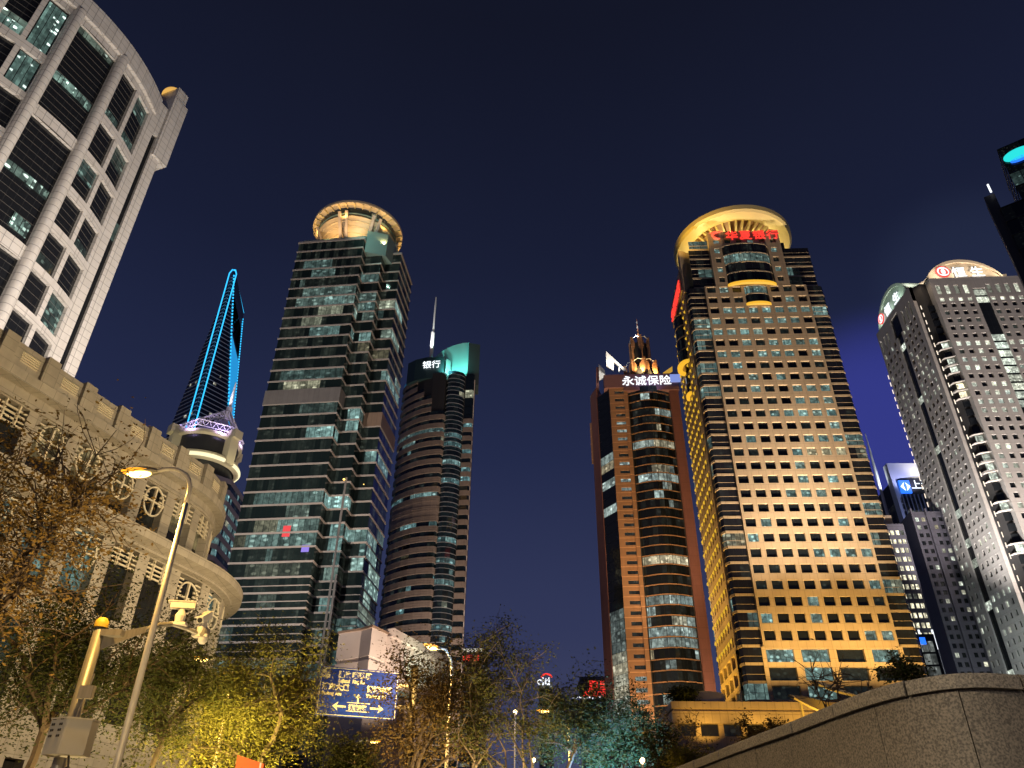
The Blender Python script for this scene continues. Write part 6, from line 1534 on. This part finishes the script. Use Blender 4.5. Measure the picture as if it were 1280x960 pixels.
def tree(name, label, base, fork, cen, rad, nclump, nleaf, size, leaf, bark=None, r0=.12, seed=1, mains=6, spread=.26, group=None, twigs=2, cat='tree', stems=1, shell=.5):
    R = random.Random(seed); base, fork, cen = Vector(base), Vector(fork), Vector(cen); t = thing(name, label, cat, tuple(base), group)
    pts = []
    while len(pts) < nclump:
        d = Vector((R.gauss(0, 1), R.gauss(0, 1), R.gauss(0, 1))).normalized()*(R.random()**shell); d *= R.uniform(.75, 1.12); pts.append(cen+Vector((d.x*rad[0], d.y*rad[1], d.z*rad[2])))
    wood = MB(); v = []; f = []
    def limb(a, b, ra, rb, sag=.12, n=6):
        L_ = (b-a).length; k = Vector((R.gauss(0, 1), R.gauss(0, 1), R.gauss(0, .6)))*L_*.07; up = Vector((0, 0, L_*sag)); out = []
        for i in range(n+1):
            s_ = i/n; out.append(a.lerp(b, s_)+(k+up)*math.sin(PI*s_)+Vector((R.gauss(0, 1), R.gauss(0, 1), R.gauss(0, 1)))*L_*.012)
        wood.tube(out, [ra+(rb-ra)*i/n for i in range(n+1)], 6 if ra > .03 else 4, cap=False); return out
    forks = []
    for s_ in range(stems):
        o = Vector((R.gauss(0, .25), R.gauss(0, .25), 0)) if stems > 1 else Vector(); fk = fork+(Vector((R.gauss(0, .5), R.gauss(0, .4), R.gauss(0, .5))) if stems > 1 else Vector())
        limb(base+o, fk, r0, r0*.62, 0, 8); forks.append(fk)
    mp = []
    for i, p in enumerate(pts[:mains]): mp.append(limb(forks[i % stems], forks[i % stems].lerp(p, .82), r0*.55, r0*.16, .10, 7))
    cand = [(q, i) for m_ in mp for i, q in enumerate(m_) if i >= 2]
    for p in pts:
        q, i = min(cand, key=lambda c_: (c_[0]-p).length+R.random()*.3)
        br = limb(q, p, max(.010, r0*.16), .006, .06, 5)
        for _ in range(twigs): e = p+Vector((R.gauss(0, 1), R.gauss(0, 1), R.gauss(.2, .8)))*spread*rad[0]*1.3; limb(br[3], e, .008, .003, .05, 3)
        k = int(nleaf/nclump*R.uniform(.5, 1.5)); leaves_into(v, f, p, spread*rad[0]*R.uniform(.7, 1.2), int(k*.75), size, R)
        for _ in range(int(k*.25)): leaves_into(v, f, br[R.randint(2, 5)], spread*rad[0]*.6, 1, size, R)
    wood.build('trunk', bark or M_bark, t, uv=False)
    if f:
        me = bpy.data.meshes.new('crown'); me.from_pydata(v, [], f); me.materials.append(leaf); o = bpy.data.objects.new('crown', me); COL.objects.link(o); o.parent = t; o.matrix_parent_inverse = Matrix.Translation(t.location).inverted()
    return t
def ptree(name, label, px, py, rpx, rpy, D, trunk, nclump, nleaf, size, leaf, seed, depth=.9, fork=.35, **k):
    """crown centre and half sizes given as seen from the pavement, at distance D"""
    c = atD(px, py, D); sc = (c-EYE).length/FPX; rx, rz = rpx*sc, rpy*sc/.88; b = atD(trunk[0], trunk[1], D); fk = Vector((b.x, b.y, 0)).lerp(Vector((c.x, c.y, 0)), .35); fk.z = c.z-rz*(1-fork)
    return tree(name, label, (b.x, b.y, 0), tuple(fk), tuple(c), (rx, rx*depth, rz), nclump, nleaf, size, leaf, seed=seed, **k)
SG_ = 'street trees along the avenue'
ptree('street_tree', 'sparse autumn tree with arching branches before the stone building', 14, 645, 128, 122, 12.5, (-70, 900), 120, 12500, .070, LF_brown, 3, .8, .12, r0=.10, mains=8, spread=.15, twigs=3, group=SG_)
ptree('street_tree', 'dark leafy tree behind the yellow capped camera pole', 92, 825, 108, 90, 24, (38, 950), 85, 24000, .10, LF_dark, 5, r0=.17, mains=7, spread=.17, group=SG_)
ptree('street_tree', 'green brown tree behind the lower part of the tall street lamp', 208, 855, 66, 72, 27, (200, 950), 55, 15000, .11, LF_olive, 8, r0=.13, spread=.19, group=SG_)
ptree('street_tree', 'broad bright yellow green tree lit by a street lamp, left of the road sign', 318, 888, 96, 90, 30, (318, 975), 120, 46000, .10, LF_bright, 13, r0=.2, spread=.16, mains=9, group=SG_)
ptree('street_tree', 'brown olive tree with a forked trunk in front of the blue road sign', 545, 888, 88, 74, 23, (500, 970), 80, 14000, .09, LF_brown, 21, r0=.13, spread=.17, mains=8, fork=.1, group=SG_)
ptree('street_tree', 'low olive tree under the left end of the blue road sign', 440, 955, 50, 32, 25, (440, 995), 34, 9000, .10, LF_olive, 25, r0=.1, spread=.2, group=SG_)
ptree('street_tree', 'slender tree of several pale stems, tallest against the sky at centre', 622, 870, 68, 84, 22, (618, 985), 85, 15000, .078, LF_olive, 34, bark=M_bark2, r0=.055, mains=11, spread=.15, stems=5, fork=.25, group=SG_)
ptree('street_tree', 'low dark tree between the slender tree and the teal lit tree', 722, 900, 66, 46, 27, (715, 980), 60, 14000, .10, LF_dark, 41, r0=.1, spread=.18, group=SG_)
ptree('street_tree', 'bushy tree lit teal from below, left of the gold lit podium', 778, 924, 46, 52, 29, (776, 985), 45, 11000, .10, LF_dark, 48, r0=.09, spread=.19, group=SG_)
ptree('street_tree', 'thin nearly bare tree with a few leaves before the gold lit podium', 845, 925, 36, 48, 24, (850, 985), 26, 700, .10, LF_brown, 55, r0=.05, spread=.16, twigs=3, group=SG_)
ptree('street_tree', 'bare twiggy tree behind the rising coping of the granite wall', 1046, 868, 46, 50, 14, (1050, 960), 30, 60, .06, LF_brown, 61, r0=.03, spread=.2, twigs=4, group=SG_)
SH = 'shrubs behind the granite wall'
ptree('shrub', 'dark green shrub standing above the peak of the granite wall', 1132, 838, 26, 15, 11, (1132, 872), 26, 1700, .05, LF_dark, 71, r0=.02, spread=.2, cat='shrub', group=SH)
ptree('shrub', 'brown shrub peeping over the lower slope of the granite wall', 942, 922, 26, 22, 16, (940, 955), 26, 2400, .06, LF_brown, 75, r0=.03, spread=.2, cat='shrub', group=SH)
ptree('shrub', 'rounder brown shrub just right of the first one, over the granite wall', 968, 912, 18, 14, 14.5, (968, 940), 20, 1500, .05, LF_brown, 77, r0=.03, spread=.2, cat='shrub', group=SH)
ptree('shrub', 'yellow lit shrub low down where the granite wall meets the bottom edge', 862, 950, 30, 20, 18, (862, 985), 26, 2600, .07, LF_bright, 79, r0=.03, spread=.2, cat='shrub', group=SH)
ptree('shrub', 'dark green shrub between the yellow lit shrub and the teal lit tree', 825, 945, 26, 32, 21, (825, 985), 26, 2600, .08, LF_dark, 83, r0=.03, spread=.2, cat='shrub', group=SH)
ptree('roof_shrub', 'dark round bush growing on the roof of the gold lit podium', 853, 868, 19, 10, 165, (853, 880), 30, 3000, .5, LF_dark, 91, r0=.2, spread=.2, cat='shrub')
p = atD(778, 975, 29); lamp('tree_spot', (p.x, p.y-1.2, 1.2), 12000, (.15, .50, 1), (p.x, p.y, 6), 110, .7, .1)
p = atD(865, 975, 18); lamp('shrub_uplight', (p.x-.4, p.y+1.3, 1.0), 260, (1, .62, .08), (p.x, p.y, 4), 120, .7, .1)

def fill_uplight(px, py, D, dx, dy, power, col, tz_=6, ang=120):  # unseen ground spots added to brighten the trees from the front
    p = atD(px, py, D); lamp('tree_spot', (p.x+dx, p.y+dy, .7), power, col, (p.x, p.y, tz_), ang, .8, .12)
WARM = (1, .70, .30)
fill_uplight(92, 900, 24, 2.2, -2.6, 2200, WARM); fill_uplight(205, 920, 27, .5, -3, 2600, (1, .74, .24)); fill_uplight(285, 960, 30, -1.0, -3.2, 11500, (1, .74, .18), 7, 80); fill_uplight(340, 960, 30, -.6, -3.0, 9500, (1, .74, .18), 7, 66)
fill_uplight(540, 970, 23, .6, -2.2, 650, (1, .78, .45)); fill_uplight(590, 980, 23, 0, -3, 1900, WARM); fill_uplight(640, 985, 22, .8, -3, 1900, WARM); fill_uplight(715, 985, 27, 0, -3, 2000, WARM)
fill_uplight(20, 960, 12.5, 1.5, -1.5, 2900, (1, .66, .26), 6); fill_uplight(440, 990, 25, 0, -2.5, 400, (1, .70, .2), 4, 60); fill_uplight(850, 985, 24, 0, -2, 500, WARM, 4)
